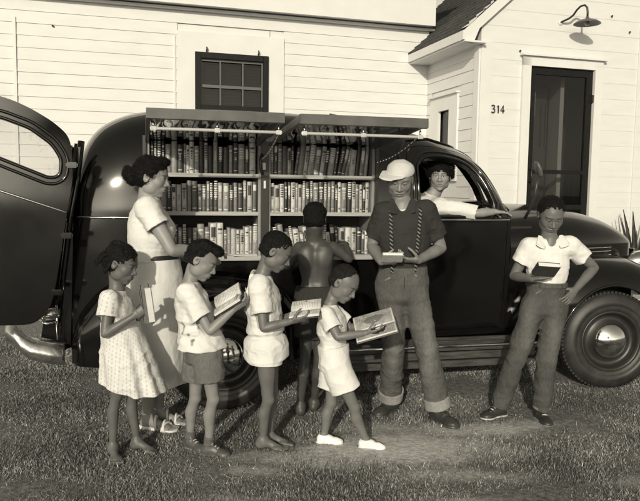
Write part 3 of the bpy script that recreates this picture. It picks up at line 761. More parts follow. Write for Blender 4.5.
mb = MB(); mb.box((-.1, -.45, .09), (.2, .12, .012)); mb.build('paper_strip', MT['paper'], l1)

# rear door swung open, panel seen from outside
rd = empty('rear_door', (-.95, .08, 1.2)); rd.parent = truck
DP = [(-.93, 1.70), (-.93, 1.50), (-.965, 1.30), (-1.03, .90), (-1.07, .72), (-1.16, .62), (-1.75, .62), (-1.95, .9), (-1.98, 1.5), (-1.88, 1.90), (-1.6, 2.03), (-1.32, 2.0), (-1.17, 1.94), (-1.03, 1.855), (-.95, 1.78)]
DW = [(-1.0, 1.63), (-1.01, 1.54), (-1.06, 1.53), (-1.34, 1.645), (-1.72, 1.79), (-1.74, 1.86), (-1.62, 1.91), (-1.32, 1.86), (-1.17, 1.805), (-1.05, 1.715)]
DPr = rounded(DP, [.1, .05, .1, .2, .1, .08, .15, .2, .3, .2, .2, .2, .15, .15, .08]); DWr = rounded(DW, .035)
cxm = -1.45
def rdp(u, w, off=0):
    b = .055*math.cos(min(1.4, abs(w-1.3)*1.1))+.03*math.cos((u-cxm)*2.2)   # pressed steel curve
    return Vector((u+.95, -.0+off-b, w-1.2+.0))
class RD:
    def pos(s, u, t, side=1, off=0): return rdp(u, t, -off)
bm = skin_mesh(RD(), DPr, [DWr], 1, sp=.03, spt=.03)
# make its normals face the camera side
bm.normal_update()
if sum(f.normal.y for f in bm.faces) > 0: bmesh.ops.reverse_faces(bm, faces=bm.faces)
finish(bm, 'door_panel', MT['black'], rd, .035)
mb = MB(); P = dens(grow(DWr, .012), .03); P.append(P[0]); mb.tube([rdp(u, w, -.006) for u, w in P], .010, 8, cap=False)
P = dens(grow(DWr, .05), .03); P.append(P[0]); mb.tube([rdp(u, w, -.002) for u, w in P], .010, 8, cap=False); mb.build('window_frame', MT['black'], rd)
bm = skin_mesh(RD(), grow(DWr, .01), [], 1, off=-.02); me = bpy.data.meshes.new('pane'); bm.to_mesh(me); bm.free(); link_mesh('pane', me, MT['glassg'], rd)
MB().tube([rdp(u, 1.31+(u+.965)*-.345, -.006) for u in np.linspace(-.965, -1.97, 24)], .007, 8).build('belt_moulding', MT['chrome'], rd)
for (u, w) in ((-.93, 1.60), (-.965, 1.17), (-1.03, .82)): MB().box(rdp(u, w, .0), (.07, .05, .035), bevel=.008).build('hinge', MT['black'], rd)
mb = MB(); mb.tube([rdp(-.945, 1.72, .03), rdp(-.98, 1.25, .03)], .016, 8); mb.build('hinge_rod', MT['black'], rd)
# jamb strip between the door and the body
mb = MB(); mb.tube([(-.90, .25, 1.76), (-.93, .22, 1.5), (-.97, .20, 1.28), (-1.02, .2, .9), (-1.06, .22, .55)], .022, 8); mb.tube([(-.925, .19, 1.74), (-.955, .17, 1.5), (-.99, .15, 1.28), (-1.05, .16, .9)], .010, 8); mb.prism([(-.90, 1.72), (-.98, 1.72), (-1.02, 1.28), (-1.10, .9), (-1.16, .5), (-.98, .45), (-.95, 1.28)], lambda u, w: (u, .20, w), lambda u, w: (u, .24, w)); mb.build('door_jamb', MT['black'], truck)
# tail lamp and rear bumper
mb = MB(); mb.lathe([(0, -.05), (.03, -.045), (.045, 0), (.05, .05), (.04, .06), (0, .065)], 24, Matrix.Translation((-1.08, .14, .66))@Matrix.Rotation(rad(-90), 4, 'Y')@Matrix.Scale(1, 4))
mb.build('tail_lamp', MT['chromed'], truck)
mb = MB()
for k in range(3): mb.tube([(-1.16+.0*k, .11, .72-.045*k), (-1.11, .085, .70-.045*k), (-1.05, .10, .705-.045*k)], .007, 8)
mb.tube([(-1.05, .12, .72), (-1.05, .12, .50)], .008, 8); mb.build('lamp_trim', MT['chrome'], truck)
mb = MB(); pr = []
cur = [(-1.36, .62, .16), (-1.31, .605, .10), (-1.25, .56, .08), (-1.18, .52, .075), (-1.10, .49, .08), (-1.03, .475, .09), (-.995, .47, .12)]
for i, (u, w, y) in enumerate(cur):
    ring = []
    for (dy, dz) in ((.035, .0), (.008, -.010), (-.030, -.055), (-.036, -.085), (-.014, -.125), (.012, -.14), (.022, -.135), (-.0, -.08), (.0, -.045), (.018, -.006)):
        ring.append(mb.bm.verts.new(Vector((u+.018*math.sin(i*1.7), y+dy, w+dz))))
    pr.append(ring)
for p, q in zip(pr[:-1], pr[1:]):
    for k in range(len(p)): f = mb.bm.faces.new((p[k], p[(k+1) % len(p)], q[(k+1) % len(p)], q[k])); f.smooth = True
mb.bm.faces.new(pr[0]); mb.bm.faces.new(pr[-1][::-1])
for f in list(mb.bm.faces): pass
mb.build('rear_bumper', mat('worn_chrome', .9, .28, metal=1.0, noise=.3, nscale=18, bump=.2, bscale=30), truck)
mb = MB(); mb.tube([(-1.18, .12, .47), (-1.05, .3, .45), (-.9, .5, .42)], .018, 8); mb.tube([(-1.06, .10, .42), (-1.0, .3, .42)], .015, 8); mb.build('bumper_iron', MT['dark'], truck, split=True)
# side mirror
mb = MB(); mb.tube([(2.235, .20, 1.28), (2.25, .16, 1.35), (2.262, .12, 1.45), (2.27, .10, 1.60)], .011, 8); mb.build('mirror_stalk', MT['wire'], truck)
mb = MB(); mb.lathe([(0, -.012), (.04, -.010), (.048, 0), (.04, .012), (0, .018)], 24, Matrix.Translation((2.268, .10, 1.64))@Matrix.Rotation(rad(70), 4, 'Y')@Matrix.Diagonal((1.35, .8, 1, 1))); mb.build('side_mirror', MT['grey'], truck)
# nose: grille, bumper, head lamps (just outside the photograph)
mb = MB()
for k in range(9): mb.box((3.60-.004*k*k*.3, YC, .62+.045*k), (.02, .62-.03*k, .022), bevel=.006)
mb.box((3.56, YC, .78), (.02, .5, .45)); mb.build('grille', MT['chromed'], truck)
mb = MB(); mb.tube([(3.70, .05, .45), (3.83, .35, .46), (3.87, YC, .46), (3.83, 1.5, .46), (3.70, 1.82, .45)], .05, 10); mb.build('front_bumper', MT['chrome'], truck)
for y in (.42, 2*YC-.42):
    mb = MB(); mb.lathe([(0, .05), (.06, .045), (.09, .02), (.095, 0), (.085, -.05), (.04, -.13), (0, -.15)], 28, Matrix.Translation((3.42, y, .92))@Matrix.Rotation(rad(90), 4, 'Y')); mb.build('headlight', MT['chrome'], truck)

# ================================================================ BOOKS
tones = {'black': .018, 'dark': .045, 'deep grey': .085, 'grey': .16, 'light grey': .24, 'pale': .36, 'cream': .50}
BM = {k: mat('cloth_'+k.replace(' ', '_'), v, .45, noise=.18, nscale=40, bump=.15, bscale=200) for k, v in tones.items()}
gilt = mat('title_stamp', .55, .4); ink = mat('title_ink', .03, .5)
ordn = ['first', 'second', 'third', 'fourth', 'fifth', 'sixth', 'seventh', 'eighth', 'ninth', 'tenth', 'eleventh', 'twelfth', 'thirteenth', 'fourteenth', 'fifteenth', 'sixteenth', 'seventeenth', 'eighteenth', 'nineteenth', 'twentieth', 'twenty-first', 'twenty-second', 'twenty-third', 'twenty-fourth', 'twenty-fifth', 'twenty-sixth', 'twenty-seventh', 'twenty-eighth', 'twenty-ninth', 'thirtieth', 'thirty-first', 'thirty-second']
tmat = Matrix.Translation(TO)@Matrix.Rotation(TA, 4, 'Z')
def closed_book_mesh(w, h, d, tone, r):
    """spine faces -y; x is thickness, z height"""
    mb = MB(); n = 7; pr = []
    xs = [(-w/2+w*k/(n-1)) for k in range(n)]; rd = .25*w
    for z, ins in ((0, .001), (.002, 0), (h-.002, 0), (h, .001)):
        ring = [mb.bm.verts.new(Vector((x*(1-ins/w*2), -rd*math.cos(x/w*math.pi)*.8+0, z))) for x in xs]
        ring += [mb.bm.verts.new(Vector((w/2, d, z))), mb.bm.verts.new(Vector((-w/2, d, z)))]; pr.append(ring)
    for p, q in zip(pr[:-1], pr[1:]):
        for k in range(len(p)):
            f = mb.bm.faces.new((p[k], p[(k+1) % len(p)], q[(k+1) % len(p)], q[k])); f.smooth = k < n-1
    mb.bm.faces.new(pr[0][::-1]); mb.bm.faces.new(pr[-1])
    mb.mi = 1                                       # stamped title bands, 0.4 mm proud of the spine
    def band(z0, z1, m=.8):
        for k in range(1, n-2):
            xa, xb = xs[k]*m/.8, xs[k+1]*m/.8
            ya, yb = [-rd*math.cos(x/w*math.pi)*.8-.0005 for x in (xa, xb)]
            mb.quad((xa, ya, z0), (xb, yb, z0), (xb, yb, z1), (xa, ya, z1))
    st = r.random()
    if st < .35: band(h*.78, h*.84); band(h*.68, h*.70); band(h*.10, h*.13)
    elif st < .6:
        z = h*.52
        for i in range(r.randint(4, 8)): l = r.uniform(.010, .018); band(z, z+l*.55); z += l
    elif st < .8: band(h*.70, h*.90) if r.random() < .5 else band(h*.55, h*.88); band(h*.06, h*.09)
    if st < .8 and r.random() < .6: mb.mi = 2; band(h*.12, h*.15, .6); 
    if r.random() < .7: mb.mi = 3; [mb.quad((xs[2], -rd*.8-.0012, z), (xs[4], -rd*.8-.0012, z), (xs[4], -rd*.8-.0012, z+.006), (xs[2], -rd*.8-.0012, z+.006)) for z in [h*.45+.011*i for i in range(r.randint(2, 7))]]
    return mb
def shelf_row(u0, u1, w, ymin, hmin, hmax, label_row, seed, leans=(), wts=None, gap=None, end_gap=0):
    r = random.Random(seed); u = u0+.004; i = 0
    items = []
    while True:
        bw_ = r.choice([.018, .022, .025, .028, .030, .034, .040])*r.uniform(.9, 1.1)
        if u+bw_ > u1-end_gap: break
        items.append((u, bw_)); u += bw_+r.uniform(.0005, .003)
    tn = list(tones)
    for i, (u, bw_) in enumerate(items):
        tone = r.choices(tn, wts or [2, 4, 4, 5, 5, 4, 4])[0]; h = r.uniform(hmin, hmax); d = r.uniform(.12, .16)
        mb = closed_book_mesh(bw_, h, d, tone, r)
        light = tones[tone] > .25
        o = mb.build('book', [BM[tone], ink if light else gilt, BM['grey'], gilt if not light else ink], None, fix=False)
        ln = 0.0
        for (a, b, ang_) in leans:
            if a <= i <= b: ln = rad(ang_)
        ln += r.uniform(-.008, .008)
        lift = abs(math.sin(ln))*bw_/2
        loc = tmat@Vector((u+bw_/2+math.sin(ln)*0, ymin+r.uniform(0, .018), w+lift))
        o.matrix_world = Matrix.Translation(loc)@Matrix.Rotation(TA, 4, 'Z')@Matrix.Rotation(ln, 4, 'Y')@Matrix.Rotation(r.uniform(-.04, .04), 4, 'Z')
        size = 'thick' if bw_ > .033 else 'slim' if bw_ < .021 else 'tall' if h > (hmin+hmax)/2+.01 else 'short'
        st = 'leaning' if abs(ln) > .05 else 'upright'
        tag(o, '%s %s %s book, %s from left, %s' % (size, tone, st, ordn[i], label_row), 'book', 'books on the truck shelves')
L_, R_ = (-.475, .232), (.310, 1.022)
shelf_row(*L_, 1.566, .165, .175, .215, 'top shelf of left compartment', 1, wts=[2, 6, 5, 5, 4, 2, 1])
shelf_row(*L_, 1.316, .165, .175, .212, 'middle shelf of left compartment', 2)
shelf_row(*L_, 1.027, .155, .165, .215, 'bottom shelf of left compartment', 3)
shelf_row(*R_, 1.566, .165, .178, .216, 'top shelf of right compartment', 4, leans=((6, 14, 7), (15, 17, 11), (18, 21, 5)), wts=[2, 4, 5, 5, 5, 3, 1], end_gap=.03)
shelf_row(*R_, 1.316, .165, .178, .214, 'middle shelf of right compartment', 5, wts=[2, 3, 3, 4, 4, 5, 5])
shelf_row(*R_, 1.027, .155, .150, .210, 'bottom shelf of right compartment', 6, leans=((0, 7, -9), (11, 13, -6)), wts=[3, 4, 4, 4, 4, 4, 4])
# the chain of the stay hangs in front; a loose sheet lies on the bottom shelf
o = MB().box((0, 0, 0), (.16, .10, .006)).build('paper_pad', MT['paper'], None); o.matrix_world = tmat@Matrix.Translation((.13, .135, 1.031))@Matrix.Rotation(.2, 4, 'Z'); tag(o, 'white paper pad lying at the edge of the bottom left shelf', 'paper')
# ================================================================ PEOPLE: one distance field per body or garment, turned into one surface
def nrm(v): v = np.asarray(v, float); return v/max(1e-9, np.linalg.norm(v))
def axis3(d, ref):
    d = nrm(d); r = np.asarray(ref, float); s = nrm(r-d*np.dot(r, d)); return d, s, np.cross(d, s)
class Field:
    def __init__(s, lo, hi, h=.0036, fine=(), hz=None):
        lo = np.array(lo, float)-.03; hi = np.array(hi, float)+.03
        s.X = [np.arange(lo[i], hi[i], h).astype(np.float32) for i in range(2)]
        z = [lo[2]]; hz = hz or h*1.15
        while z[-1] < hi[2]:
            st = hz
            for (a, b, f) in fine:
                if a-.004 <= z[-1] <= b: st = f
            z.append(z[-1]+st)
        s.X.append(np.array(z, np.float32))
        s.F = np.full([len(a) for a in s.X], .08, np.float32); s.h = h
    def sub(s, lo, hi, m):
        sl = []
        for i in range(3):
            a = max(0, int(np.searchsorted(s.X[i], lo[i]-m))); b = min(len(s.X[i]), int(np.searchsorted(s.X[i], hi[i]+m)))
            if b-a < 1: return None, None
            sl.append(slice(a, b))
        sl = tuple(sl)
        P = np.stack(np.meshgrid(s.X[0][sl[0]], s.X[1][sl[1]], s.X[2][sl[2]], indexing='ij'), -1)
        return sl, P
    def put(s, prim, k=.012, mode='add'):
        lo, hi, fn = prim; m = k+.012
        sl, P = s.sub(lo, hi, m)
        if sl is None: return s
        d = fn(P).astype(np.float32); a = s.F[sl]
        if mode == 'add':
            if k > 0:
                hh = np.clip(.5+.5*(a-d)/k, 0, 1); s.F[sl] = a*(1-hh)+d*hh-k*hh*(1-hh)
            else: s.F[sl] = np.minimum(a, d)
        elif mode == 'cut':
            if k > 0:
                hh = np.clip(.5-.5*(a+d)/k, 0, 1); s.F[sl] = a*(1-hh)-d*hh+k*hh*(1-hh)
            else: s.F[sl] = np.maximum(a, -d)
        return s
    def plane(s, p, n):
        n = nrm(n); p = np.asarray(p)
        d = (s.X[0]-p[0])[:, None, None]*n[0]+(s.X[1]-p[1])[None, :, None]*n[1]+(s.X[2]-p[2])[None, None, :]*n[2]
        s.F = np.maximum(s.F, d.astype(np.float32)); return s
    def disp(s, fn, band=.03):
        idx = np.nonzero(np.abs(s.F) < band)
        P = np.stack([s.X[0][idx[0]], s.X[1][idx[1]], s.X[2][idx[2]]], -1)
        s.F[idx] += fn(P).astype(np.float32); return s
    def mesh(s, name):
        F = s.F; B = F < 0
        c = np.zeros([n-1 for n in F.shape], np.uint8)
        for i in (0, 1):
            for j in (0, 1):
                for k in (0, 1): c += B[i:F.shape[0]-1+i, j:F.shape[1]-1+j, k:F.shape[2]-1+k]
        act = (c > 0) & (c < 8); ci = np.nonzero(act); n = len(ci[0])
        ids = np.full(act.shape, -1, np.int32); ids[ci] = np.arange(n)
        acc = np.zeros((n, 3)); cnt = np.zeros(n)
        C = np.stack(ci, -1)
        G = [np.asarray(x, np.float64) for x in s.X]
        for ax in range(3):
            o1, o2 = [a for a in range(3) if a != ax]
            for p in (0, 1):
                for q in (0, 1):
                    A = C.copy(); A[:, o1] += p; A[:, o2] += q; Bx = A.copy(); Bx[:, ax] += 1
                    fa = F[A[:, 0], A[:, 1], A[:, 2]].astype(float); fb = F[Bx[:, 0], Bx[:, 1], Bx[:, 2]].astype(float)
                    m = (fa < 0) != (fb < 0); t = np.where(m, fa/np.where(m, fa-fb, 1), 0)
                    for d in range(3):
                        v = G[d][A[:, d]] if d != ax else G[d][A[:, d]]*(1-t)+G[d][Bx[:, d]]*t
                        acc[:, d] += np.where(m, v, 0)
                    cnt += m
        V = acc/np.maximum(cnt, 1)[:, None]
        quads = []
        for ax in range(3):
            o1, o2 = [(1, 2), (2, 0), (0, 1)][ax]
            sa = [slice(None)]*3; sb = [slice(None)]*3; sa[ax] = slice(0, -1); sb[ax] = slice(1, None)
            for o in (o1, o2): sa[o] = slice(1, -1); sb[o] = slice(1, -1)
            a = B[tuple(sa)]; b = B[tuple(sb)]; m = np.nonzero(a != b)
            if not len(m[0]): continue
            I = np.stack(m, -1); I[:, o1] += 1; I[:, o2] += 1
            inside = B[I[:, 0], I[:, 1], I[:, 2]]
            def cell(d1, d2):
                J = I.copy(); J[:, o1] += d1; J[:, o2] += d2; return ids[J[:, 0], J[:, 1], J[:, 2]]
            q = np.stack([cell(-1, -1), cell(0, -1), cell(0, 0), cell(-1, 0)], -1)
            q[~inside] = q[~inside][:, ::-1]; quads.append(q)
        Q = np.concatenate(quads); Q = Q[(Q >= 0).all(1)]
        # keep the largest pieces only
        return V, Q
def rc(a, b, ra, rb=None):
    a = np.asarray(a, float); b = np.asarray(b, float); rb = ra if rb is None else rb; d = b-a; L2 = max(1e-9, d@d); r = max(ra, rb)
    def fn(P):
        q = P-a; t = np.clip((q@d)/L2, 0, 1); return np.sqrt((((q-t[..., None]*d))**2).sum(-1))-(ra+(rb-ra)*t)
    return np.minimum(a, b)-r, np.maximum(a, b)+r, fn
def ell(c, r, ax=None):
    c = np.asarray(c, float); r = np.asarray(r, float)*np.ones(3); Rm = np.eye(3) if ax is None else np.array(ax, float); R = r.max()
    def fn(P):
        q = (P-c)@Rm.T; k0 = np.sqrt(((q/r)**2).sum(-1)); k1 = np.sqrt(((q/(r*r))**2).sum(-1)); return k0*(k0-1)/np.maximum(k1, 1e-6)
    return c-R, c+R, fn
def slab(a, b, wa, wb, ref, cap=.04, flat=False, pw=2.0):
    """elliptical limb or torso piece: wa=(half width along ref, half depth)"""
    a = np.asarray(a, float); b = np.asarray(b, float); d, s, e = axis3(b-a, ref); L = np.linalg.norm(b-a); R = max(max(wa), max(wb))
    def fn(P):
        q = P-a; h = q@d; t = np.clip(h/L, 0, 1); W = wa[0]+(wb[0]-wa[0])*t; D = wa[1]+(wb[1]-wa[1])*t
        x, y = np.abs(q@s), np.abs(q@e)
        k = ((x/W)**pw+(y/D)**pw)**(1/pw); m = np.minimum(W, D); rad_ = (k-1)*m
        if flat: return np.maximum(rad_, np.maximum(-h, h-L))
        return (np.sqrt(k*k+((h-t*L)/cap)**2)-1)*m
    return np.minimum(a, b)-R, np.maximum(a, b)+R, fn
def loft(sec, ref, cap=.04, cap2=None, flat=False):
    """smooth trunk through sections (point, half width, half depth); ref = width direction"""
    C = np.array([np.asarray(q[0], float) for q in sec]); a = C[0]; d, s_, e_ = axis3(C[-1]-a, ref); hs = (C-a)@d; cap2 = cap2 or cap
    n = 40; hh = np.linspace(hs[0], hs[-1], n)
    def cr(v):   # smooth (monotone cubic) interpolation
        f = ipl(list(zip(hs, v))); return np.array([f(x) for x in hh])
    W, D, X, Y = cr([q[1] for q in sec]), cr([q[2] for q in sec]), cr((C-a)@s_), cr((C-a)@e_); R = max(W.max(), D.max())
    def fn(P):
        q = P-a; h = q@d; t = np.clip(h, hs[0], hs[-1]); w = np.interp(t, hh, W); dd = np.interp(t, hh, D)
        k = np.sqrt(((q@s_-np.interp(t, hh, X))/w)**2+((q@e_-np.interp(t, hh, Y))/dd)**2); m = np.minimum(w, dd)
        if flat: return np.maximum((k-1)*m, np.maximum(hs[0]-h, h-hs[-1]))
        c = np.where(h < hs[0], cap, cap2); return (np.sqrt(k*k+((h-t)/c)**2)-1)*m
    return C.min(0)-R-.02, C.max(0)+R+.02, fn
def uni(prims, k=0.0):
    lo = np.min([np.asarray(p[0]) for p in prims], 0); hi = np.max([np.asarray(p[1]) for p in prims], 0)
    def fn(P):
        o = None
        if P.ndim == 4 and not k:      # evaluate each piece only in its own neighbourhood
            o = np.full(P.shape[:3], .09, np.float32); ax = (P[:, 0, 0, 0], P[0, :, 0, 1], P[0, 0, :, 2])
            for p in prims:
                sl = tuple(slice(max(0, int(np.searchsorted(ax[i], p[0][i]-.035))), int(np.searchsorted(ax[i], p[1][i]+.035))) for i in range(3))
                if all(q.stop > q.start for q in sl): o[sl] = np.minimum(o[sl], p[2](P[sl]))
            return o
        for p in prims:
            d = p[2](P)
            if o is None: o = d
            elif k: h = np.clip(.5+.5*(o-d)/k, 0, 1); o = o*(1-h)+d*h-k*h*(1-h)
            else: o = np.minimum(o, d)
        return o
    return lo, hi, fn
def chain(pts, rs, n=4):
    """limb through joints with smoothly changing radius"""
    P = [np.asarray(p, float) for p in pts]; o = []; r = []
    for i in range(len(P)-1):
        p0, p1, p2, p3 = P[max(i-1, 0)], P[i], P[i+1], P[min(i+2, len(P)-1)]
        for j in range(n):
            t = j/n; L1 = p1*(1-t)+p2*t; cr = .5*((2*p1)+(-p0+p2)*t+(2*p0-5*p1+4*p2-p3)*t*t+(-p0+3*p1-3*p2+p3)*t**3); o.append(L1*.55+cr*.45); tt = t*t*(3-2*t); r.append(rs[i]*(1-tt)+rs[i+1]*tt)
    o.append(P[-1]); r.append(rs[-1]); return uni([rc(o[i], o[i+1], r[i], r[i+1]) for i in range(len(o)-1)])
def tube_(a, b, ra, rb): return slab(a, b, (ra, ra), (rb, rb), (0.31, .77, .56), flat=True)
def skirt(rings, folds=0, famp=.0, ph=0.0, fpow=1.3, ax=None):
    """rings: (z, cx, cy, rx, ry) from the top down; folds grow downwards; ax = direction of rx in plan"""
    R = np.array(sorted(rings), float); zs = R[:, 0]; ca, sa = (1, 0) if ax is None else nrm(ax)
    m = R[:, 3:].max(); lo = np.array([R[:, 1].min()-m, R[:, 2].min()-m, zs[0]]); hi = np.array([R[:, 1].max()+m, R[:, 2].max()+m, zs[-1]])
    def fn(P):
        z = P[..., 2]; g = [np.interp(z, zs, R[:, i]) for i in range(1, 5)]
        dx, dy = P[..., 0]-g[0], P[..., 1]-g[1]; x = dx*ca+dy*sa; y = -dx*sa+dy*ca
        th = np.arctan2(y, x); t = np.clip((zs[-1]-z)/(zs[-1]-zs[0]), 0, 1)**fpow
        f = 1+t*famp*(.6*np.cos(folds*th+ph)+.4*np.cos((folds*1.0+3)*th-2*ph+.7)) if folds else 1
        k = np.sqrt((x/(g[2]*f))**2+(y/(g[3]*f))**2); d = (k-1)*np.minimum(g[2], g[3])*.85
        return np.maximum(d, np.maximum(zs[0]-z, z-zs[-1]))
    return lo, hi, fn

def colour(me, V, base, paints, seed=0, mott=.06, mf=30):
    """paints: list of (prim, tone, soft)"""
    C = np.full(len(V), float(base))
    if mott: C *= 1+mott*noise3(V, mf, seed)+mott*.7*noise3(V, mf*.3, seed+3)
    for (pr, tone, soft) in paints:
        lo, hi, fn = pr; m = np.all((V > np.asarray(lo)-.03) & (V < np.asarray(hi)+.03), 1); ix = np.nonzero(m)[0]
        if not len(ix): continue
        d = fn(V[ix]); w = np.clip(.5-d/soft, 0, 1); C[ix] = C[ix]*(1-w)+(tone if not callable(tone) else tone(V[ix], C[ix]))*w
    C = np.clip(C, .004, .9); A4 = np.stack([C, C, C, np.ones_like(C)], -1).astype(np.float32)
    a = me.color_attributes.new('Col', 'FLOAT_COLOR', 'POINT'); a.data.foreach_set('color', A4.ravel())
M_SKIN = mat('skin', .2, .45, attr='Col', spec=.38, bump=.06, bscale=260)
M_CLOTH = mat('cloth', .5, .85, attr='Col', spec=.2, bump=.55, bscale=26, stretch=(1, 1, .7))
M_DENIM = mat('denim', .1, .9, attr='Col', spec=.15, noise=.16, nscale=110, bump=.6, bscale=30, stretch=(1, 1, .4))
M_HAIR = mat('hair', .02, .6, attr='Col', spec=.22, bump=1.0, bscale=170)
M_LEATHER = mat('leather', .05, .45, attr='Col', spec=.5, bump=.1, bscale=120)
def emit(field, name, m, parent, base, paints=(), seed=0, mott=.06, mf=30, origin=(0, 0, 0), **k):
    V, Q = field.mesh(name)
    me = np_mesh(name, V-np.asarray(origin, float), Q); colour(me, V, base, paints, seed, mott, mf)
    return link_mesh(name, me, m, parent, **k)
def wrinkle(amp, f, seed, pw=1.0, f2=None):
    def fn(P):
        n = noise3(P, f, seed); r = 1-np.abs(n)*2.2; v = np.clip(r, -1, 1)
        o = -amp*(v+.9)
        if f2 is not None: o = o-amp*.5*(1-np.abs(noise3(P, f2, seed+5))*2.0)
        return o
    return fn

class Fig:
    """one person: joints in world space, face and hand directions, sizes"""
    def __init__(s, name_label, base, tone, H, J, face, headup=(0, 0, 1), facing=None, headh=None, seed=1, girth=1.0, limb=1.0, woman=False, voxel=.0036):
        s.J = {k: np.asarray(v, float) for k, v in J.items()}; s.tone = tone; s.H = H; s.k = H/1.70; s.seed = seed; s.g = girth; s.lm = limb
        s.down = nrm(face)[2] < -.2; s.base = np.asarray(base, float); s.f = nrm(facing); s.woman = woman; s.vx = voxel
        s.root = empty('person', base, label=name_label, cat='person')
        s.hh = headh or (.225 if H > 1.5 else .205); s.face = nrm(face)
        up = nrm(np.asarray(headup, float)-s.face*np.dot(headup, s.face)); s.hr = np.cross(s.face, up)   # head's right-hand axis (x), y = face, z = up
        s.up = up; s.hc = s.J['head']; s.R3 = np.array([s.hr, s.face, up]); s.paints = []; s.body_prims = []
        s.lr = nrm(s.J['shR']-s.J['shL'])       # towards the person's right
    def hp(s, x, y, z): return s.hc+(s.hr*x+s.face*y+s.up*z)*s.hh
    def hell(s, x, y, z, rx, ry, rz): return ell(s.hp(x, y, z), np.array([rx, ry, rz])*s.hh, s.R3)
    def hcone(s, a, b, ra, rb): return rc(s.hp(*a), s.hp(*b), ra*s.hh, rb*s.hh)
    def field(s, pts, pad, fine=()):
        P = np.array([np.asarray(p) for p in pts]); return Field(P.min(0)-pad, P.max(0)+pad, s.vx, fine=fine)
    def head(s, F):
        h = s.hh
        def A(pr, k): F.put(pr, k*h)
        A(s.hell(0, -.09, .15, .335, .40, .345), 0); A(s.hell(0, .07, .02, .30, .30, .36), .10); A(s.hell(0, .08, -.18, .255, .27, .26), .10)
        A(s.hell(0, .13, -.33, .175, .19, .14), .09); A(s.hell(0, .255, -.415, .085, .075, .065), .07)
        for x in (-1, 1):
            A(s.hell(x*.165, .21, -.10, .10, .10, .10), .08); A(s.hell(x*.21, .02, -.27, .07, .15, .12), .08)
        A(s.hell(0, .305, .085, .20, .055, .045), .06)
        for x in (-1, 1): F.put(s.hell(x*.125, .385, .012, .082, .055, .050), .045*h, 'cut')
        A(s.hcone((0, .33, .03), (0, .415, -.13), .032, .052), .04)
        for x in (-1, 1):
            A(s.hell(x*.058, .375, -.145, .042, .05, .034), .022)
            A(s.hell(x*.125, .275, .008, .078, .075, .062), .008)
            A(s.hell(x*.125, .292, .040, .088, .068, .030), .014); A(s.hell(x*.125, .285, -.030, .078, .062, .020), .014)
        A(s.hell(0, .315, -.265, .13, .07, .08), .05)
        A(s.hell(0, .352, -.245, .104, .052, .030), .014); A(s.hell(0, .344, -.295, .090, .052, .033), .014)
        F.put(s.hell(0, .405, -.270, .096, .030, .007), .010*h, 'cut')
        for x in (-1, 1):
            A(s.hell(x*.335, -.055, -.02, .030, .085, .125), .02); F.put(s.hell(x*.37, -.035, .0, .026, .045, .07), .01*h, 'cut'); s.paints.append((s.hell(x*.36, -.035, .0, .04, .04, .06), s.tone*.55, .012*h))  # shade of the ear hollow painted into the skin tone
        dk = s.tone*.38
        for x in (-1, 1):
            P_ = s.paints
            P_.append((s.hell(x*.125, .30, .098, .105, .10, .016), .018, .010*h/.2*.9))           # brow
            ez = -.004 if s.down else .006; er = .009 if s.down else .022
            P_.append((s.hell(x*.125, .352, ez, .056, .05, er), .30 if s.down else .42, .012*h))                    # eye white
            P_.append((s.hell(x*.125+.0, .36, ez, .025, .05, er+.003), .012, .010*h))
            P_.append((s.hell(x*.125, .36, .008 if s.down else .032, .070, .06, .007), dk*.4, .012*h))                  # lashes
            P_.append((s.hell(x*.03, .42, -.187, .014, .03, .010), dk*.5, .01*h))
        P_.append((s.hell(0, .40, -.248, .094, .05, .022), s.tone*.62, .014*h)); P_.append((s.hell(0, .40, -.292, .080, .05, .026), s.tone*.78, .014*h))
        P_.append((s.hell(0, .40, -.268, .088, .06, .006), dk*.4, .012*h))
    def hand(s, F, wrist, d, n, thumb, L, curls=(35, 40, 30), spread=6, thumbdir=(.6, .6), r=None):
        """d wrist->knuckles, n out of the palm, thumb = a vector the thumb side points along"""
        wrist = np.asarray(wrist, float); d = nrm(d); n = nrm(np.asarray(n, float)-d*np.dot(n, d)); sd = np.cross(d, n); sd = sd*(1 if sd@np.asarray(thumb, float) >= 0 else -1)
        r = r or .046*L; pl = .50*L
        F.put(slab(wrist-d*.02*L, wrist+d*pl*.35, (.15*L, .11*L), (.20*L, .10*L), sd, cap=.04*L), .05*L)
        F.put(slab(wrist+d*pl*.3, wrist+d*pl*.96, (.20*L, .095*L), (.215*L, .072*L), sd, cap=.03*L), .04*L)
        offs = (.160, .055, -.055, -.155); ln = (.43, .48, .445, .36); rr = (1, 1.02, .97, .86)
        for i in range(4):
            p = wrist+d*pl*(.95-(.0, 0, .02, .06)[i])+sd*offs[i]*L; a0 = rad((1.5-i)*spread); dd = nrm(d*math.cos(a0)+sd*math.sin(a0)); seg = ln[i]*L; ang_ = 0
            for j, fr_ in enumerate((.42, .31, .27)):
                ang_ += rad(curls[j]*(1+.12*(i-1.5)*(.6 if j else 1))); v = dd*math.cos(ang_)+n*math.sin(ang_); q = p+v*seg*fr_
                F.put(rc(p, q, r*rr[i]*(1.04-.08*j), r*rr[i]*(.97-.08*j)), .006*L if j else .03*L); p = q
            s.paints.append((ell(p-n*r*.7*math.cos(ang_)+v*r*.1, r*.55), min(.6, s.tone*1.9), r*.8))
        t0 = wrist+d*.10*L+sd*.13*L; v1 = nrm(d*.62+sd*.72+n*thumbdir[0]); v2 = nrm(d*.85+sd*.25+n*thumbdir[1]); v3 = nrm(d*.9-sd*.05+n*thumbdir[1])
        a = t0+v1*.20*L; b = a+v2*.19*L; c = b+v3*.15*L
        F.put(rc(t0, a, r*1.5, r*1.2), .04*L); F.put(rc(a, b, r*1.15, r*1.05), .01*L); F.put(rc(b, c, r*1.05, r*.85), .006*L)
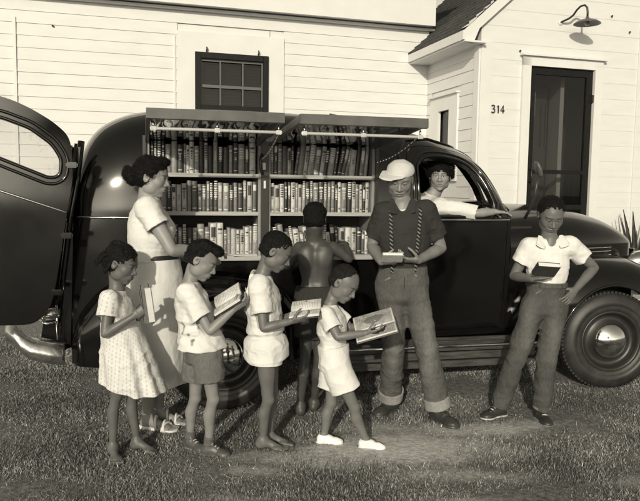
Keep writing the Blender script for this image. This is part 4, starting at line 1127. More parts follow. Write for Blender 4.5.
    def foot(s, F, ank, toe, L, heel=True):
        """bare foot; toe = direction in plan"""
        d = nrm([toe[0], toe[1], 0]); sd = np.array([-d[1], d[0], 0]); z0 = 0.0; a = np.asarray(ank, float); g = np.array([a[0], a[1], 0])
        F.put(ell(g-d*.07*L+[0, 0, .16*L], (.16*L, .14*L, .16*L), [d, sd, [0, 0, 1]]), .04*L)
        F.put(rc(a, g+d*.02*L+[0, 0, .22*L], .17*L, .17*L), .05*L)
        F.put(rc(g+d*.0*L+[0, 0, .24*L], g+d*.42*L+[0, 0, .10*L], .14*L, .085*L), .06*L)
        F.put(ell(g+d*.42*L+[0, 0, .085*L], (.17*L, .19*L, .075*L), [d, sd, [0, 0, 1]]), .05*L)
        for i, (o, ln, r) in enumerate(((.125, .70, .055), (.055, .71, .040), (0, .68, .036), (-.055, .64, .034), (-.105, .59, .033))):
            sg = o*L*s_inner(s, d, sd, ank); F.put(rc(g+d*.48*L+sd*sg+[0, 0, .06*L], g+d*ln*L+sd*sg*1.15+[0, 0, .045*L], r*L*1.05, r*L), .012*L)
    def body(s, hands, feet=None, extra=None, fine_z=()):
        J = s.J; k = s.k; g = s.g; lm = s.lm; lr = s.lr; hl = nrm(J['hipR']-J['hipL']); h = s.hh
        zz = [(s.hc[2]-.62*h, s.hc[2]+.55*h, .0026)]+list(fine_z)
        F = s.field(list(J.values())+[s.base], .16*max(k, .75), fine=zz)
        mid = lambda a, b, t=.5: a*(1-t)+b*t
        sh = mid(J['shL'], J['shR']); hp_ = mid(J['hipL'], J['hipR']); neck = J['neck']; W = np.linalg.norm(J['shR']-J['shL'])/2
        up = nrm(neck-hp_)
        chest = mid(hp_, sh, .70); waist = mid(hp_, sh, .36)
        F.put(loft([(hp_-up*.03*k, .140*k*g, .100*k*g), (hp_+up*.05*k, .138*k*g, .098*k*g), (waist, .116*k*g, .086*k*g), (chest, .148*k*g, .106*k*g), (mid(chest, sh, .7), .140*k*g, .088*k*g), (sh, .115*k, .062*k)], lr, cap=.05*k, cap2=.035*k), 0)
        F.put(uni([rc(J['shL']-up*.010, sh+up*.004*k, .042*k, .050*k), rc(J['shR']-up*.010, sh+up*.004*k, .042*k, .050*k)]), .03*k)
        F.put(slab(sh+up*.005, neck, (.075*k, .055*k), (.048*k, .050*k), lr, cap=.03*k), .035*k)
        nk = s.hp(0, -.12, -.28); F.put(rc(neck-up*.02*k, nk, .056*k*(1 if not s.woman else .9)*(1.0 if s.H > 1.5 else 1.0), .052*k*(1 if not s.woman else .9)), .03*k)
        if s.woman:
            for sx in (-1, 1): F.put(ell(chest+lr*sx*.068*k+s.f*.085*k+up*.01, .068*k*g), .05*k)
        for sd in 'LR':
            a, b, c = J['sh'+sd], J['el'+sd], J['wr'+sd]
            F.put(chain([a, mid(a, b, .35), mid(a, b, .75), b, mid(b, c, .3), mid(b, c, .75), c], [.047*k*lm, .047*k*lm, .041*k*lm, .036*k*lm, .039*k*lm, .031*k*lm, .025*k*lm]), .025*k)
            a, b, c = J['hip'+sd], J['kn'+sd], J['an'+sd]; bk = -s.f*.012*k
            F.put(chain([a, mid(a, b, .35), mid(a, b, .8), b, mid(b, c, .16)+bk*.6, mid(b, c, .34)+bk*1.5, mid(b, c, .62)+bk*.6, c], [.078*k*lm*g, .074*k*lm, .054*k*lm, .049*k*lm, .046*k*lm, .052*k*lm, .040*k*lm, .030*k*lm]), .03*k)
            F.put(ell(b+s.f*.018*k, .032*k*lm), .025*k)
            if feet and sd in feet: s.foot(F, c, feet[sd], (.25 if s.H > 1.5 else .27)*(s.H/1.7 if s.H > 1.5 else s.k))
            elif feet is None or sd not in (feet or {}):
                t = s.shoe_dir[sd]; g0 = np.array([c[0], c[1], .045*k]); d = nrm([t[0], t[1], 0]); F.put(rc(c, g0, .031*k*lm, .028*k), .02); F.put(rc(g0, g0+d*.10*k-np.array([0, 0, .015*k]), .026*k, .014*k), .01)
        for hd in hands: s.hand(F, **hd)
        s.head(F)
        if extra: extra(F)
        s.paints.append((s.hell(0, -.12, .20, .36, .40, .36), lambda V, C: C*.75, .03))
        return emit(F, 'body', M_SKIN, s.root, s.tone, s.paints, seed=s.seed, mott=.10, mf=35, origin=s.base, )
    def cap_hair(s, bulk=.03, tone=.018, line=.16, back=-.30, amp=.0035, f=90, cutface=True, side=.0, extra=None, name='hair', tufts=9000, tl=1.0, flow=0):
        h = s.hh
        F = Field(s.hc-h*.95, s.hc+h*.95, .0030)
        F.put(s.hell(0, -.10, .165, .345+bulk, .40+bulk, .345+bulk), 0); F.put(s.hell(0, -.16, -.05, .32+bulk*.5, .32+bulk, .28), .05*h)
        # face opening
        F.put(s.hell(0, .47, -.17, .30, .38, line+.17), .02*h, 'cut')
        F.put(s.hell(0, .22, -.32, .42, .27, .36-side), .03*h, 'cut'); 
        for x in (-1, 1): F.put(s.hell(x*.36, -.05, -.06, .10, .12, .15), .02*h, 'cut')
        F.plane(s.hp(0, -.3, back), -s.up)
        if extra: extra(F)
        tone = tone*.45
        F.disp(lambda P: -amp*(noise3(P, f, s.seed)+.6*noise3(P, np.asarray(f)*.4, s.seed+2))-amp*.4, .02)
        V, Q = F.mesh(name); r = np.random.default_rng(s.seed)
        n1 = np.cross(V[Q[:, 1]]-V[Q[:, 0]], V[Q[:, 2]]-V[Q[:, 0]]); n1 /= np.maximum(np.linalg.norm(n1, axis=1), 1e-9)[:, None]
        cen = V[Q].mean(1); out = ((cen-s.hc)*n1).sum(1) > 0
        ix = r.choice(np.nonzero(out)[0], tufts); c = cen[ix]; nn = n1[ix]; rv = r.normal(size=c.shape)
        if flow: # combed: the strands run back along the head
            dr = -s.face*1.0+rv*.35; dr = dr-nn*(dr*nn).sum(1)[:, None]; dr = dr/np.linalg.norm(dr, axis=1)[:, None]+nn*.16; L = flow*(.6+.8*r.random(tufts)); bend = 0
        else:
            dr = nn*.9+rv*.55; dr /= np.linalg.norm(dr, axis=1)[:, None]; L = (.004+.006*r.random(tufts))*tl; bend = 1
        wv = np.cross(dr, rv); wv /= np.maximum(np.linalg.norm(wv, axis=1), 1e-9)[:, None]; w_ = (.0006+.0005*r.random(tufts))[:, None]
        b0 = c-nn*.001; m_ = b0+dr*(L*.5)[:, None]; rv2 = r.normal(size=c.shape)*.4*bend
        t_ = m_+(dr+rv2)*(L*.5)[:, None]
        T = np.stack([b0-wv*w_, b0+wv*w_, m_+wv*w_*.8, m_-wv*w_*.8, t_+wv*w_*.25, t_-wv*w_*.25], 1).reshape(-1, 3)
        o6 = len(V)+np.arange(tufts)[:, None]*6; Q2 = np.concatenate([o6+[0, 1, 2, 3], o6+[3, 2, 4, 5]])
        V = np.concatenate([V, T]); Q = np.concatenate([Q, Q2]); me = np_mesh(name, V-s.base, Q); colour(me, V, tone, (), s.seed, .6, 160)
        return link_mesh(name, me, M_HAIR, s.root)
def s_inner(s, d, sd, ank):
    """+1 when sd points to the body's midline from this ankle"""
    m = (s.J['anL']+s.J['anR'])/2-np.asarray(ank); return 1 if m@sd >= 0 else -1
def shoe(fig, ank, toe, L, kind='low', top=.03, name='shoe', tone=.05, sole=.25, lace=.6, h=None):
    d = nrm([toe[0], toe[1], 0]); sd = np.array([-d[1], d[0], 0]); a = np.asarray(ank, float); g = np.array([a[0], a[1], 0.0]); z = np.array([0, 0, 1.0])
    F = Field(g-L*.9-[0, 0, .0], g+L*.9+[0, 0, .02], .0034); ax = [d, sd, z]
    F.put(ell(g-d*.10*L+z*.16*L, (.17*L, .155*L, .19*L), ax), .0); F.put(rc(g-d*.08*L+z*.13*L, g+d*.46*L+z*.11*L, .15*L, .12*L), .05*L)
    F.put(ell(g+d*.46*L+z*.085*L, (.24*L, .185*L, .115*L), ax), .05*L); F.put(rc(g+z*.24*L, g+d*.22*L+z*.20*L, .15*L, .11*L), .05*L)
    if kind == 'high': F.put(rc(g+z*.2*L, np.array([a[0], a[1], 0])+z*(.46*L), .16*L, .155*L), .04*L)
    if kind == 'low': F.put(rc(g+z*.2*L, a*[1, 1, 0]+z*(.30*L), .16*L, .155*L), .04*L); F.plane(g+z*.36*L, z)
    F.disp(wrinkle(.0012, 40, fig.seed), .01)
    F.plane(g+z*(.47*L if kind == 'high' else .335*L), z)
    s0 = slab(g-d*.12*L+z*.0, g-d*.12*L+z*.055*L, (.19*L, .17*L), (.19*L, .17*L), d, flat=True); F.put(s0, .004)
    F.put(slab(g+d*.45*L, g+d*.45*L+z*.05*L, (.27*L, .20*L), (.27*L, .20*L), d, flat=True), .004)
    F.put(slab(g+d*.15*L, g+d*.15*L+z*.05*L, (.30*L, .155*L), (.30*L, .155*L), d, flat=True), .004)
    F.plane(g, -z)
    P = [(slab(g-d*.5*L-z*.02, g-d*.5*L+z*.052*L, (2*L, 2*L), (2*L, 2*L), d, flat=True), sole, .004)]
    if lace:
        for i in range(4 if kind == 'high' else 4):
            c = g+d*(.16+.075*i)*L+z*(.34-.06*i+(.05 if kind == 'high' else 0))*L; P.append((rc(c-sd*.07*L, c+sd*.07*L+d*.03*L, .011*L), lace, .004))
    o = emit(F, name, M_LEATHER, fig.root, tone, P, seed=fig.seed, mott=.15, mf=25, origin=fig.base)
    if lace:
        mb = MB()
        for i in range(4):
            c = g+d*(.15+.075*i)*L+z*(.365-.05*i)*L-fig.base; mb.tube([c-sd*.075*L-z*.012*L, c+z*.015*L, c+sd*.075*L-z*.012*L+d*.02*L], .0022, 6)
        c = g+d*.15*L+z*.38*L-fig.base
        for sg in (1, -1): mb.tube([c, c+sd*sg*.07*L+z*.05*L, c+sd*sg*.13*L+z*.02*L, c+sd*sg*.10*L-z*.05*L, c+sd*sg*.02*L], .0020, 6)
        mb.build('laces', mat('lace_cotton_%.2f' % lace, lace, .8), o)
    return o

# ---- things that are held
def open_book(label, c, sp, out, w, h, th=.012, sag=.18, cover='dark', lines=True, picture=False, tilt=None):
    """c spine centre, sp spine direction, out = direction the pages face (towards the reader); w page width, h height"""
    sp = nrm(sp); out = nrm(np.asarray(out, float)-sp*np.dot(out, sp)); x = np.cross(sp, out)
    root = empty('open_book', c, label=label, cat='book'); n = 12
    def pt(u, v, t):   # u -1..1 across, v -1..1 along the spine
        a = abs(u); z = sag*w*(a**1.0)*.8+.016*math.sin(min(1, a*2.2)*math.pi*.5)-.016*a
        return x*u*w+sp*v*h/2+out*(z+t)
    mb = MB()
    for side in (-1, 1):
        top = [[mb.bm.verts.new(Vector(pt(side*(i/n)*.97, v, .004))) for v in (-.97, .97)] for i in range(n+1)]
        bot = [[mb.bm.verts.new(Vector(pt(side*(i/n)*.97, v, .004-th*(.9 if i else .3)))) for v in (-.97, .97)] for i in range(n+1)]
        for i in range(n):
            mb.bm.faces.new((top[i][0], top[i+1][0], top[i+1][1], top[i][1])).smooth = True; mb.bm.faces.new((bot[i][0], bot[i][1], bot[i+1][1], bot[i+1][0]))
            for e in (0, 1): mb.bm.faces.new((top[i][e], bot[i][e], bot[i+1][e], top[i+1][e]))
        mb.bm.faces.new((top[n][0], bot[n][0], bot[n][1], top[n][1]))
    mb.build('pages', MT['paper'], root)
    mb = MB()
    for i in range(-n, n):
        a, b = i/n, (i+1)/n
        P = [pt(a, -1, -th), pt(b, -1, -th), pt(b, 1, -th), pt(a, 1, -th)]; Q = [p-out*.0025 for p in P]
        vs = [mb.bm.verts.new(Vector(p)) for p in P+Q]
        for q in ((0, 1, 2, 3), (7, 6, 5, 4), (0, 4, 5, 1), (1, 5, 6, 2), (2, 6, 7, 3), (3, 7, 4, 0)): mb.bm.faces.new([vs[k] for k in q])
    mb.build('cover', BM[cover], root)
    if lines:
        mb = MB(); r = random.Random(len(label))
        for side in (-1, 1):
            for j in range(15):
                if picture and j < 8 and side == 1: continue
                v = -.78+1.56*j/14; e = .86 if r.random() > .2 else r.uniform(.4, .8)
                k = 8; P = [(.12+(e-.12)*i/k) for i in range(k+1)]
                for a, b in zip(P[:-1], P[1:]):
                    if r.random() < .12: continue
                    mb.quad(pt(side*a, v-.012, .0046), pt(side*b, v-.012, .0046), pt(side*b, v+.012, .0046), pt(side*a, v+.012, .0046))
        mb.build('print', mat('print_ink', .25, .8), root, fix=False)
    if picture:
        def blob(cx, cy, rx, ry, nm, m_, off, seed):
            mb = MB(); r = random.Random(seed); c_ = mb.bm.verts.new(Vector(pt(cx, cy, off))); vs = [mb.bm.verts.new(Vector(pt(cx+rx*math.cos(a)*(1+.2*r.uniform(-1, 1)), cy+ry*math.sin(a)*(1+.2*r.uniform(-1, 1)), off))) for a in np.linspace(0, 2*math.pi, 25)[:-1]]
            for i in range(24): mb.bm.faces.new((c_, vs[i], vs[(i+1) % 24]))
            return mb
        mb = MB()
        for s2 in (1, -1):
            for i in range(8):
                a, b = s2*(.06+.88*i/8), s2*(.06+.88*(i+1)/8); mb.quad(pt(a, -.9, .0046), pt(b, -.9, .0046), pt(b, .9, .0046), pt(a, .9, .0046))
        mb.build('picture_ground', mat('picture_grey', .30, .6, noise=.3, nscale=30), root, fix=False)
        blob(.48, .1, .30, .40, '', None, .0056, 2).build('picture_shape', mat('picture_dark', .02, .6), root, fix=False)
        mb = blob(.42, .2, .13, .2, '', None, .0064, 4); mb2 = blob(.60, -.1, .08, .12, '', None, .0064, 5); mb2.build('picture_shape', mat('picture_white', .7, .6), root, fix=False); mb.build('picture_shape', mat('picture_white_', .7, .6), root, fix=False)
        blob(-.45, 0, .25, .5, '', None, .0056, 7).build('picture_shape', mat('picture_mid', .14, .6), root, fix=False)
    return root
def held_book(label, c, ax, up, w, h, t, cover='dark', band=None, pages=True):
    """c centre, ax along the width, up along the height, thickness across"""
    ax = nrm(ax); up = nrm(np.asarray(up, float)-ax*np.dot(up, ax)); n = np.cross(ax, up); root = empty('book', c, label=label, cat='book')
    M3 = Matrix(((ax[0], up[0], n[0]), (ax[1], up[1], n[1]), (ax[2], up[2], n[2]))).to_4x4()
    mb = MB()
    for s2 in (-1, 1): mb.box(Vector(n*s2*(t/2-.0015)), (w, h, .003), R=M3, bevel=.001)
    mb.box(Vector(-ax*(w/2-.0015)), (.003, h, t-.006), R=M3); mb.build('cover', BM[cover], root)
    MB().box(Vector(ax*-.002), (w-.010, h-.008, t-.0062), R=M3).build('pages', MT['paper'], root)
    if band:
        for (u, v, a, b, tn) in band:
            for s2 in (-1, 1): MB().box(Vector(n*s2*(t/2+.0006)+ax*u*w+up*v*h), (a*w, b*h, .0008), R=M3).build('cover_print', BM[tn], root)
    return root
# ---------------------------------------------------------------- clothes built over a figure
def torso_pts(fig):
    J = fig.J; mid = lambda a, b, t=.5: a*(1-t)+b*t
    sh = mid(J['shL'], J['shR']); hp_ = mid(J['hipL'], J['hipR']); up = nrm(J['neck']-hp_)
    return sh, hp_, up, mid(hp_, sh, .70), mid(hp_, sh, .36)
def shirt(fig, name='shirt', tone=.75, e=.012, hem=None, hemR=(.15, .11), sl=.55, sr=.018, neckr=.060, vneck=.0, amp=.004, paints=(), m=None, low=0.0, wa=.0, sleeves='LR',
          flare=0.0, hemtilt=None, hemc=(0, 0), folds=0, famp=0, fpow=1.2, waistr=None, seed=None, extra=None, pre=None, carve=True, f=(9, 9, 16), clip=None, secs=None):
    J = fig.J; k = fig.k; g = fig.g; sh, hp_, up, chest, waist = torso_pts(fig); lr = fig.lr; hl = nrm(J['hipR']-J['hipL']); seed = seed or fig.seed
    zlo = hem if hem is not None else waist[2]-.02
    pts = [J['shL'], J['shR'], J['elL'], J['elR'], J['neck'], [hp_[0], hp_[1], zlo]]
    F = fig.field(pts, .17*max(k, .8) if hem is None or not flare else .17*max(k, .8)+flare)
    M_ = lambda a, b, t: a*(1-t)+b*t
    tor = secs or [(hp_-up*.03*k, .140, .100), (hp_+up*.05*k, .138, .098), (waist, .116+wa, .086+wa), (chest, .148, .106), (M_(chest, sh, .7), .140, .088), (sh, .115, .062)]
    if hem is not None and not secs: tor = tor[2:]
    F.put(loft([(p, w*k*g+e, d*k*g+e*(1 if i < len(tor)-1 else .8)) for i, (p, w, d) in enumerate(tor)], lr, cap=.03*k, cap2=.035*k+e*.5), 0)
    F.put(uni([rc(J['shL']-up*.010, sh+up*.004*k, .044*k+e*.8, .050*k+e*.7), rc(J['shR']-up*.010, sh+up*.004*k, .044*k+e*.8, .050*k+e*.7)]), .025*k)
    F.put(slab(sh+up*.005, sh*.25+J['neck']*.75, (.075*k+e*.6, .055*k+e*.6), (.058*k, .056*k), lr, cap=.02*k), .03*k)
    if fig.woman:
        for sx in (-1, 1): F.put(ell(chest+lr*sx*.068*k+fig.f*.075*k+up*.01, .066*k*g+e), .05*k)
    if hem is not None:
        wr = waistr or ((.118+wa)*k*g+e+.004, (.088+wa)*k*g+e+.004); z0, z1 = waist[2]+.03, zlo
        rings = [(z0, waist[0], waist[1], wr[0], wr[1])]
        if z1 < hp_[2]-.02 or True:
            t = .5; rings.append((z0*(1-t)+z1*t, waist[0]*(1-t)+(hp_[0]+hemc[0])*t, waist[1]*(1-t)+(hp_[1]+hemc[1])*t, wr[0]*(1-t*1.1)+hemR[0]*t*1.1, wr[1]*(1-t*1.1)+hemR[1]*t*1.1))
            rings.append((z1, hp_[0]+hemc[0], hp_[1]+hemc[1], hemR[0], hemR[1]))
        F.put(skirt(rings, folds, famp, fig.seed, fpow, ax=lr[:2]), .012)
    for sd in sleeves:
        a, b = J['sh'+sd], J['el'+sd]; c = a+(b-a)*sl; F.put(uni([rc(a, a+(b-a)*.12, .046*k+e*.8, .046*k+e*.8), slab(a, c, (.047*k+e*.8, .047*k+e*.8), (.042*k*fig.lm+sr, .042*k*fig.lm+sr), (.31, .77, .56), flat=True)]), .03*k)
    if pre: pre(F)
    if amp: F.disp(wrinkle(amp*1.15, f, seed, f2=(24, 24, 34)), .02)
    if extra: extra(F)
    if hemtilt is not None: F.plane(*hemtilt)
    if clip is not None: F.plane(hp_*(1-clip)+sh*clip, -up)
    for sd in sleeves:
        a, b = J['sh'+sd], J['el'+sd]; c = a+(b-a)*sl; F.put(tube_(a+(b-a)*(sl-.12), c+(b-a)*.4, .042*k*fig.lm+sr-.009, .042*k*fig.lm+sr-.006), 0, 'cut')
    if hem is not None and carve:
        z1 = zlo; F.put(skirt([(z1+.05, hp_[0]+hemc[0], hp_[1]+hemc[1], hemR[0]-.022, hemR[1]-.022), (z1-.1, hp_[0]+hemc[0], hp_[1]+hemc[1], hemR[0]-.008, hemR[1]-.008)], 0, 0, 0, ax=lr[:2]), 0, 'cut')
    F.put(rc(J['neck']+up*.012, J['neck']+up*.2, neckr*k), .006, 'cut')
    if vneck: F.put(rc(J['neck']+up*.02+fig.f*.05*k, J['neck']-up*vneck+fig.f*.14*k, .045*k, .006), .004, 'cut')
    return emit(F, name, m or M_CLOTH, fig.root, tone, paints, seed=seed, mott=.05, mf=20, origin=fig.base)
def trousers(fig, name='trousers', tone=.1, rh=.098, rk=.072, rb=.075, end=None, e=.012, waist_t=.34, amp=.004, f=(8, 8, 11), m=None, paints=(), mott=.06, short=False, seatr=(.158, .115), wtop=None, seed=None, carve=.010, extra=None, fl=0.0):
    J = fig.J; k = fig.k; g = fig.g; sh, hp_, up, chest, waist = torso_pts(fig); hl = nrm(J['hipR']-J['hipL']); seed = seed or fig.seed
    wpt = hp_*(1-waist_t)+sh*waist_t
    ends = {sd: np.asarray(end[sd], float) for sd in 'LR'}
    F = fig.field([wpt, J['hipL'], J['hipR'], ends['L'], ends['R'], J['knL'] if not short else ends['L'], J['knR'] if not short else ends['R']], .17*max(k, .7))
    wt_ = wtop or (.120*k*g+e+.008, .090*k*g+e+.008)
    F.put(loft([(hp_-up*.03*k, seatr[0]*k*g*.90+e, seatr[1]*k*g*.93+e), (hp_+up*.05*k, .142*k*g+e, .102*k*g+e), (wpt+up*.01, *wt_), (wpt+up*.03, *wt_)], hl, cap=.05*k), 0)
    for sd in 'LR':
        a, b, c = J['hip'+sd], J['kn'+sd], ends[sd]
        if short: F.put(uni([rc(a, a+(b-a)*.1, rh*k*.93, rh*k*.93), slab(a, c, (rh*k*.95, rh*k*.95), (rb*k, rb*k), (0.31, .77, .56), flat=True)]), .03*k)
        else: F.put(uni([chain([a, a*.5+b*.5, b], [rh*k, (rh*.55+rk*.45)*k, rk*k]), slab(b-(b-a)*.02, c, (rk*k, rk*k), (rb*k, rb*k), (0.31, .77, .56), flat=True)], .01), .038*k)
    if extra: extra(F)
    if amp: F.disp(wrinkle(amp*1.3, f, seed, f2=(19, 19, 26)), .02)
    for sd in 'LR':
        b, c = (J['hip'+sd] if short else J['kn'+sd]), ends[sd]; d = nrm(c-b)
        F.put(tube_(c-d*.05, c+d*.06, rb*k-carve, rb*k-carve+.002), 0, 'cut')
    F.plane(wpt, up)
    return emit(F, name, m or M_DENIM, fig.root, tone, paints, seed=seed, mott=mott, mf=10, origin=fig.base)
def G(px, py, z=0):
    d = fwd*FPX+RT*(px-320)+UP*(250.5-py); p = CAM+d*((0-CAM_H)/d[2]); return np.array([p[0], p[1], z])
PRN = []
def joints(Y0, k, **q):
    J = {}
    for n_, v in q.items():
        if n_.startswith('an'): J[n_] = G(v[0], v[1], .075*k)
        else: J[n_] = at(v[0], v[1], Y0+(v[2] if len(v) > 2 else 0))
    L = lambda a, b: np.linalg.norm(J[a]-J[b])/k
    PRN.append((round(k, 2), {n_: round(float(L(*p)), 2) for n_, p in dict(ua=('shR', 'elR'), fa=('elR', 'wrR'), ual=('shL', 'elL'), fal=('elL', 'wrL'), th=('hipR', 'knR'), ca=('knR', 'anR'), thl=('hipL', 'knL'), cal=('knL', 'anL'), shw=('shL', 'shR'), hipw=('hipL', 'hipR')).items()}))
    return J
Z3 = np.array([0, 0, 1.0])

# ---- 1: small girl in the print dress
def girl():
    Y = 3.62; k = 1.19/1.7
    J = joints(Y, k, head=(122.5, 264), neck=(117, 289), shR=(109.5, 298.5, -.095), shL=(123, 295, .095), elR=(105, 334, -.14), wrR=(134, 316, -.13), elL=(128, 331, .09), wrL=(146, 305, .01),
               hipR=(119, 348, -.055), hipL=(126, 346, .055), knR=(116, 396, -.02), knL=(132, 394, .06), anR=(113, 456), anL=(137, 450))
    f = Fig('small barefoot girl in a pale printed dress holding a book', G(125, 454), .105, 1.19, J, (.93, -.20, -.30), (.3, 0, .95), (.97, -.2, 0), .205, seed=3, limb=.88, girth=.92)
    bk = at(147, 305, Y-.115)
    f.body([dict(wrist=J['wrR'], d=(.75, .12, .50), n=(.1, .95, .1), thumb=(0, 0, 1), L=.125, curls=(30, 45, 35), thumbdir=(.9, .9)),
            dict(wrist=J['wrL'], d=(.3, -.35, .35), n=(-.3, -.95, .0), thumb=(0, 0, 1), L=.122, curls=(35, 50, 40))], feet={'R': (.45, -.9), 'L': (.93, -.35)})
    hem = at(135, 388, Y)[2]; sh, hp_, up, ch, wa = torso_pts(f)
    cx, cy = hp_[0]+.055, hp_[1]
    def stripes(V, C):
        a = np.arctan2(V[:, 1]-cy, V[:, 0]-cx)*15/np.pi*1.5; s_ = np.abs(a-np.round(a)); dz = np.mod(V[:, 2]*46+np.round(a)*.4, 1)
        return C*np.where((s_ < .13) & (dz < .55), .70, 1)
    pr = [(ell([cx, cy, hem+.2], .9), stripes, .004)]
    dr_ = shirt(f, 'dress', .58, e=.012, hem=hem-.01, hemR=(.150, .168), hemc=(.058, 0), flare=.12, sl=.48, sr=.026, folds=9, famp=.10, fpow=.9, amp=.0035, paints=pr, waistr=(.098, .092), neckr=.070,
                hemtilt=(np.array([cx, cy, hem]), np.array([-.26, 0, -1.0])), wa=.01)
    def braids(F):
        for (p, q, r) in (((-.18, -.42, .18), (-.28, -.55, -.10), .10), ((.22, -.45, .10), (.30, -.58, -.22), .085), ((.1, -.2, .48), (.05, -.45, .42), .08), ((.30, -.15, .1), (.38, -.22, -.3), .07)):
            n = 5
            for i in range(n):
                a = np.array(p)*(1-i/n)+np.array(q)*i/n; F.put(f.hell(*a, r*(1-.08*i), r*(1-.08*i), r*.95), .01*f.hh)
    f.cap_hair(bulk=.02, tone=.016, back=-.22, tl=.9, amp=.004, f=80, extra=braids, line=.15)
    held_book('small banded book held upright by the girl in the printed dress', bk, (.55, -.83, .1), (-.19, .1, .98), .085, .185, .042, 'grey', band=[(0, .15, .12, .9, 'black'), (-.3, 0, .1, .95, 'black')])
girl()

# ---- 2: woman in the pale dress
def woman():
    Y = 4.0; k = 1.67/1.7
    J = joints(Y, k, head=(153, 177.5), neck=(146, 201), shR=(147, 207.5, -.165), shL=(149, 204.5, .165), elR=(172, 250, -.20), wrR=(205, 252, -.02), elL=(168, 248, .14), wrL=(196, 262, .20),
               hipR=(151, 294, -.09), hipL=(152, 292, .09), knR=(151, 358, -.05), knL=(156, 358, .07), anR=(149, 429), anL=(160, 423))
    f = Fig('woman in white blouse and long pale skirt, hair in a bun, reaching to the shelf', G(154, 427), .24, 1.67, J, (.97, -.10, -.16), (.12, 0, .99), (.99, -.12, 0), .228, seed=5, woman=True, limb=.98, girth=.98)
    f.body([dict(wrist=J['wrR'], d=(.8, .5, .05), n=(.1, .3, -.9), thumb=(.2, 1, 0), L=.17, curls=(20, 25, 20)),
            dict(wrist=J['wrL'], d=(.8, .3, .2), n=(.1, -.3, -.9), thumb=(0, -1, 0), L=.17, curls=(20, 25, 20))], feet={'R': (.97, -.22), 'L': (.97, -.1)})
    sh, hp_, up, ch, wa = torso_pts(f)
    zb = at(155, 256, Y)[2]
    shirt(f, 'blouse', .62, e=.016, sl=.43, sr=.024, neckr=.066, amp=.0035, wa=.014, extra=lambda F: F.put(slab([wa[0], wa[1], zb+.03], [wa[0], wa[1], zb-.012], (.142, .118), (.142, .124), f.lr, flat=True), .03))
    hem = at(160, 381, Y)[2]
    F = f.field([[hp_[0]-.15, hp_[1]-.12, hem], [hp_[0]+.2, hp_[1]+.12, zb]], .12); w0 = at(155, 256, Y)
    F.put(skirt([(zb, w0[0], w0[1], .138, .134), (zb-.10, w0[0]+.0, w0[1], .158, .158), (zb-.24, w0[0], w0[1], .165, .172), (hem, at(156, 380, Y)[0], w0[1], .172, .182)], 8, .05, 1.0, 1.1, ax=(0, 1)), 0)
    F.disp(wrinkle(.003, (9, 9, 5), 8, f2=(20, 20, 8)), .02)
    F.put(skirt([(hem+.04, at(156, 380, Y)[0], w0[1], .14, .15), (hem-.05, at(156, 380, Y)[0], w0[1], .158, .168)], 0, 0), 0, 'cut')
    emit(F, 'skirt', M_CLOTH, f.root, .58, (), seed=4, mott=.04, origin=f.base)
    F = f.field([[w0[0]-.15, w0[1]-.15, zb-.03], [w0[0]+.15, w0[1]+.15, zb+.03]], .05)
    F.put(skirt([(zb-.014, w0[0], w0[1], .150, .144), (zb+.012, w0[0], w0[1], .149, .143)], 0, 0, ax=(0, 1)), 0)
    F.put(skirt([(zb-.05, w0[0], w0[1], .125, .12), (zb+.05, w0[0], w0[1], .125, .12)], 0, 0, ax=(0, 1)), 0, 'cut'); emit(F, 'belt', M_LEATHER, f.root, .015, (), origin=f.base)
    def bun(F):
        F.put(f.hell(0, -.60, -.02, .20, .18, .19), .03*f.hh); F.put(f.hell(.02, -.66, .06, .10, .12, .12), .02*f.hh); F.put(f.hell(0, -.5, -.16, .15, .14, .12), .03*f.hh)
        F.put(f.hell(0, .20, .44, .22, .16, .10), .04*f.hh); F.put(f.hell(.20, -.2, .1, .16, .3, .25), .04*f.hh)
    f.cap_hair(bulk=.028, tone=.014, amp=.004, f=(34, 34, 60), back=-.26, extra=bun, line=.14, side=.06, flow=.022)
    for sd in 'RL':
        a = J['an'+sd]; g0 = np.array([a[0], a[1], 0]); t = nrm([.97, -.22 if sd == 'R' else -.1, 0]); s_ = np.array([-t[1], t[0], 0]); L = .25
        F = Field(g0-[.25, .25, 0], g0+[.25, .25, .12], .0032)
        F.put(slab(g0-t*.07*L+Z3*.0, g0-t*.07*L+Z3*.025, (.18*L, .14*L), (.18*L, .14*L), t, flat=True), 0); F.put(slab(g0+t*.22*L, g0+t*.22*L+Z3*.018, (.35*L, .13*L), (.35*L, .13*L), t, flat=True), .01); F.put(slab(g0+t*.52*L, g0+t*.52*L+Z3*.016, (.24*L, .19*L), (.24*L, .19*L), t, flat=True), .01)
        for (u0, u1, hgt, wd) in ((.38, .46, .052, .17), (.52, .42, .040, .19), (.14, .24, .078, .14)):
            P_ = [g0+t*(u0*(1-q)+u1*q)*L+s_*(wd*L*math.cos(math.pi*q))+Z3*(.012+hgt*.95*math.sin(math.pi*q)) for q in np.linspace(0, 1, 9)]
            for p, q in zip(P_[:-1], P_[1:]): F.put(rc(p, q, .0075), 0)
        c = g0+Z3*.10; P_ = [c+t*.035*math.cos(q)+s_*.033*math.sin(q)-t*.004 for q in np.linspace(0, 2*math.pi, 13)]
        for p, q in zip(P_[:-1], P_[1:]): F.put(rc(p, q, .006), 0)
        F.put(rc(g0-t*.16*L*1.05+Z3*.02, c-t*.035, .007), 0)
        F.plane(g0, -Z3); emit(F, 'sandal', M_LEATHER, f.root, .62, (), origin=f.base)
woman()

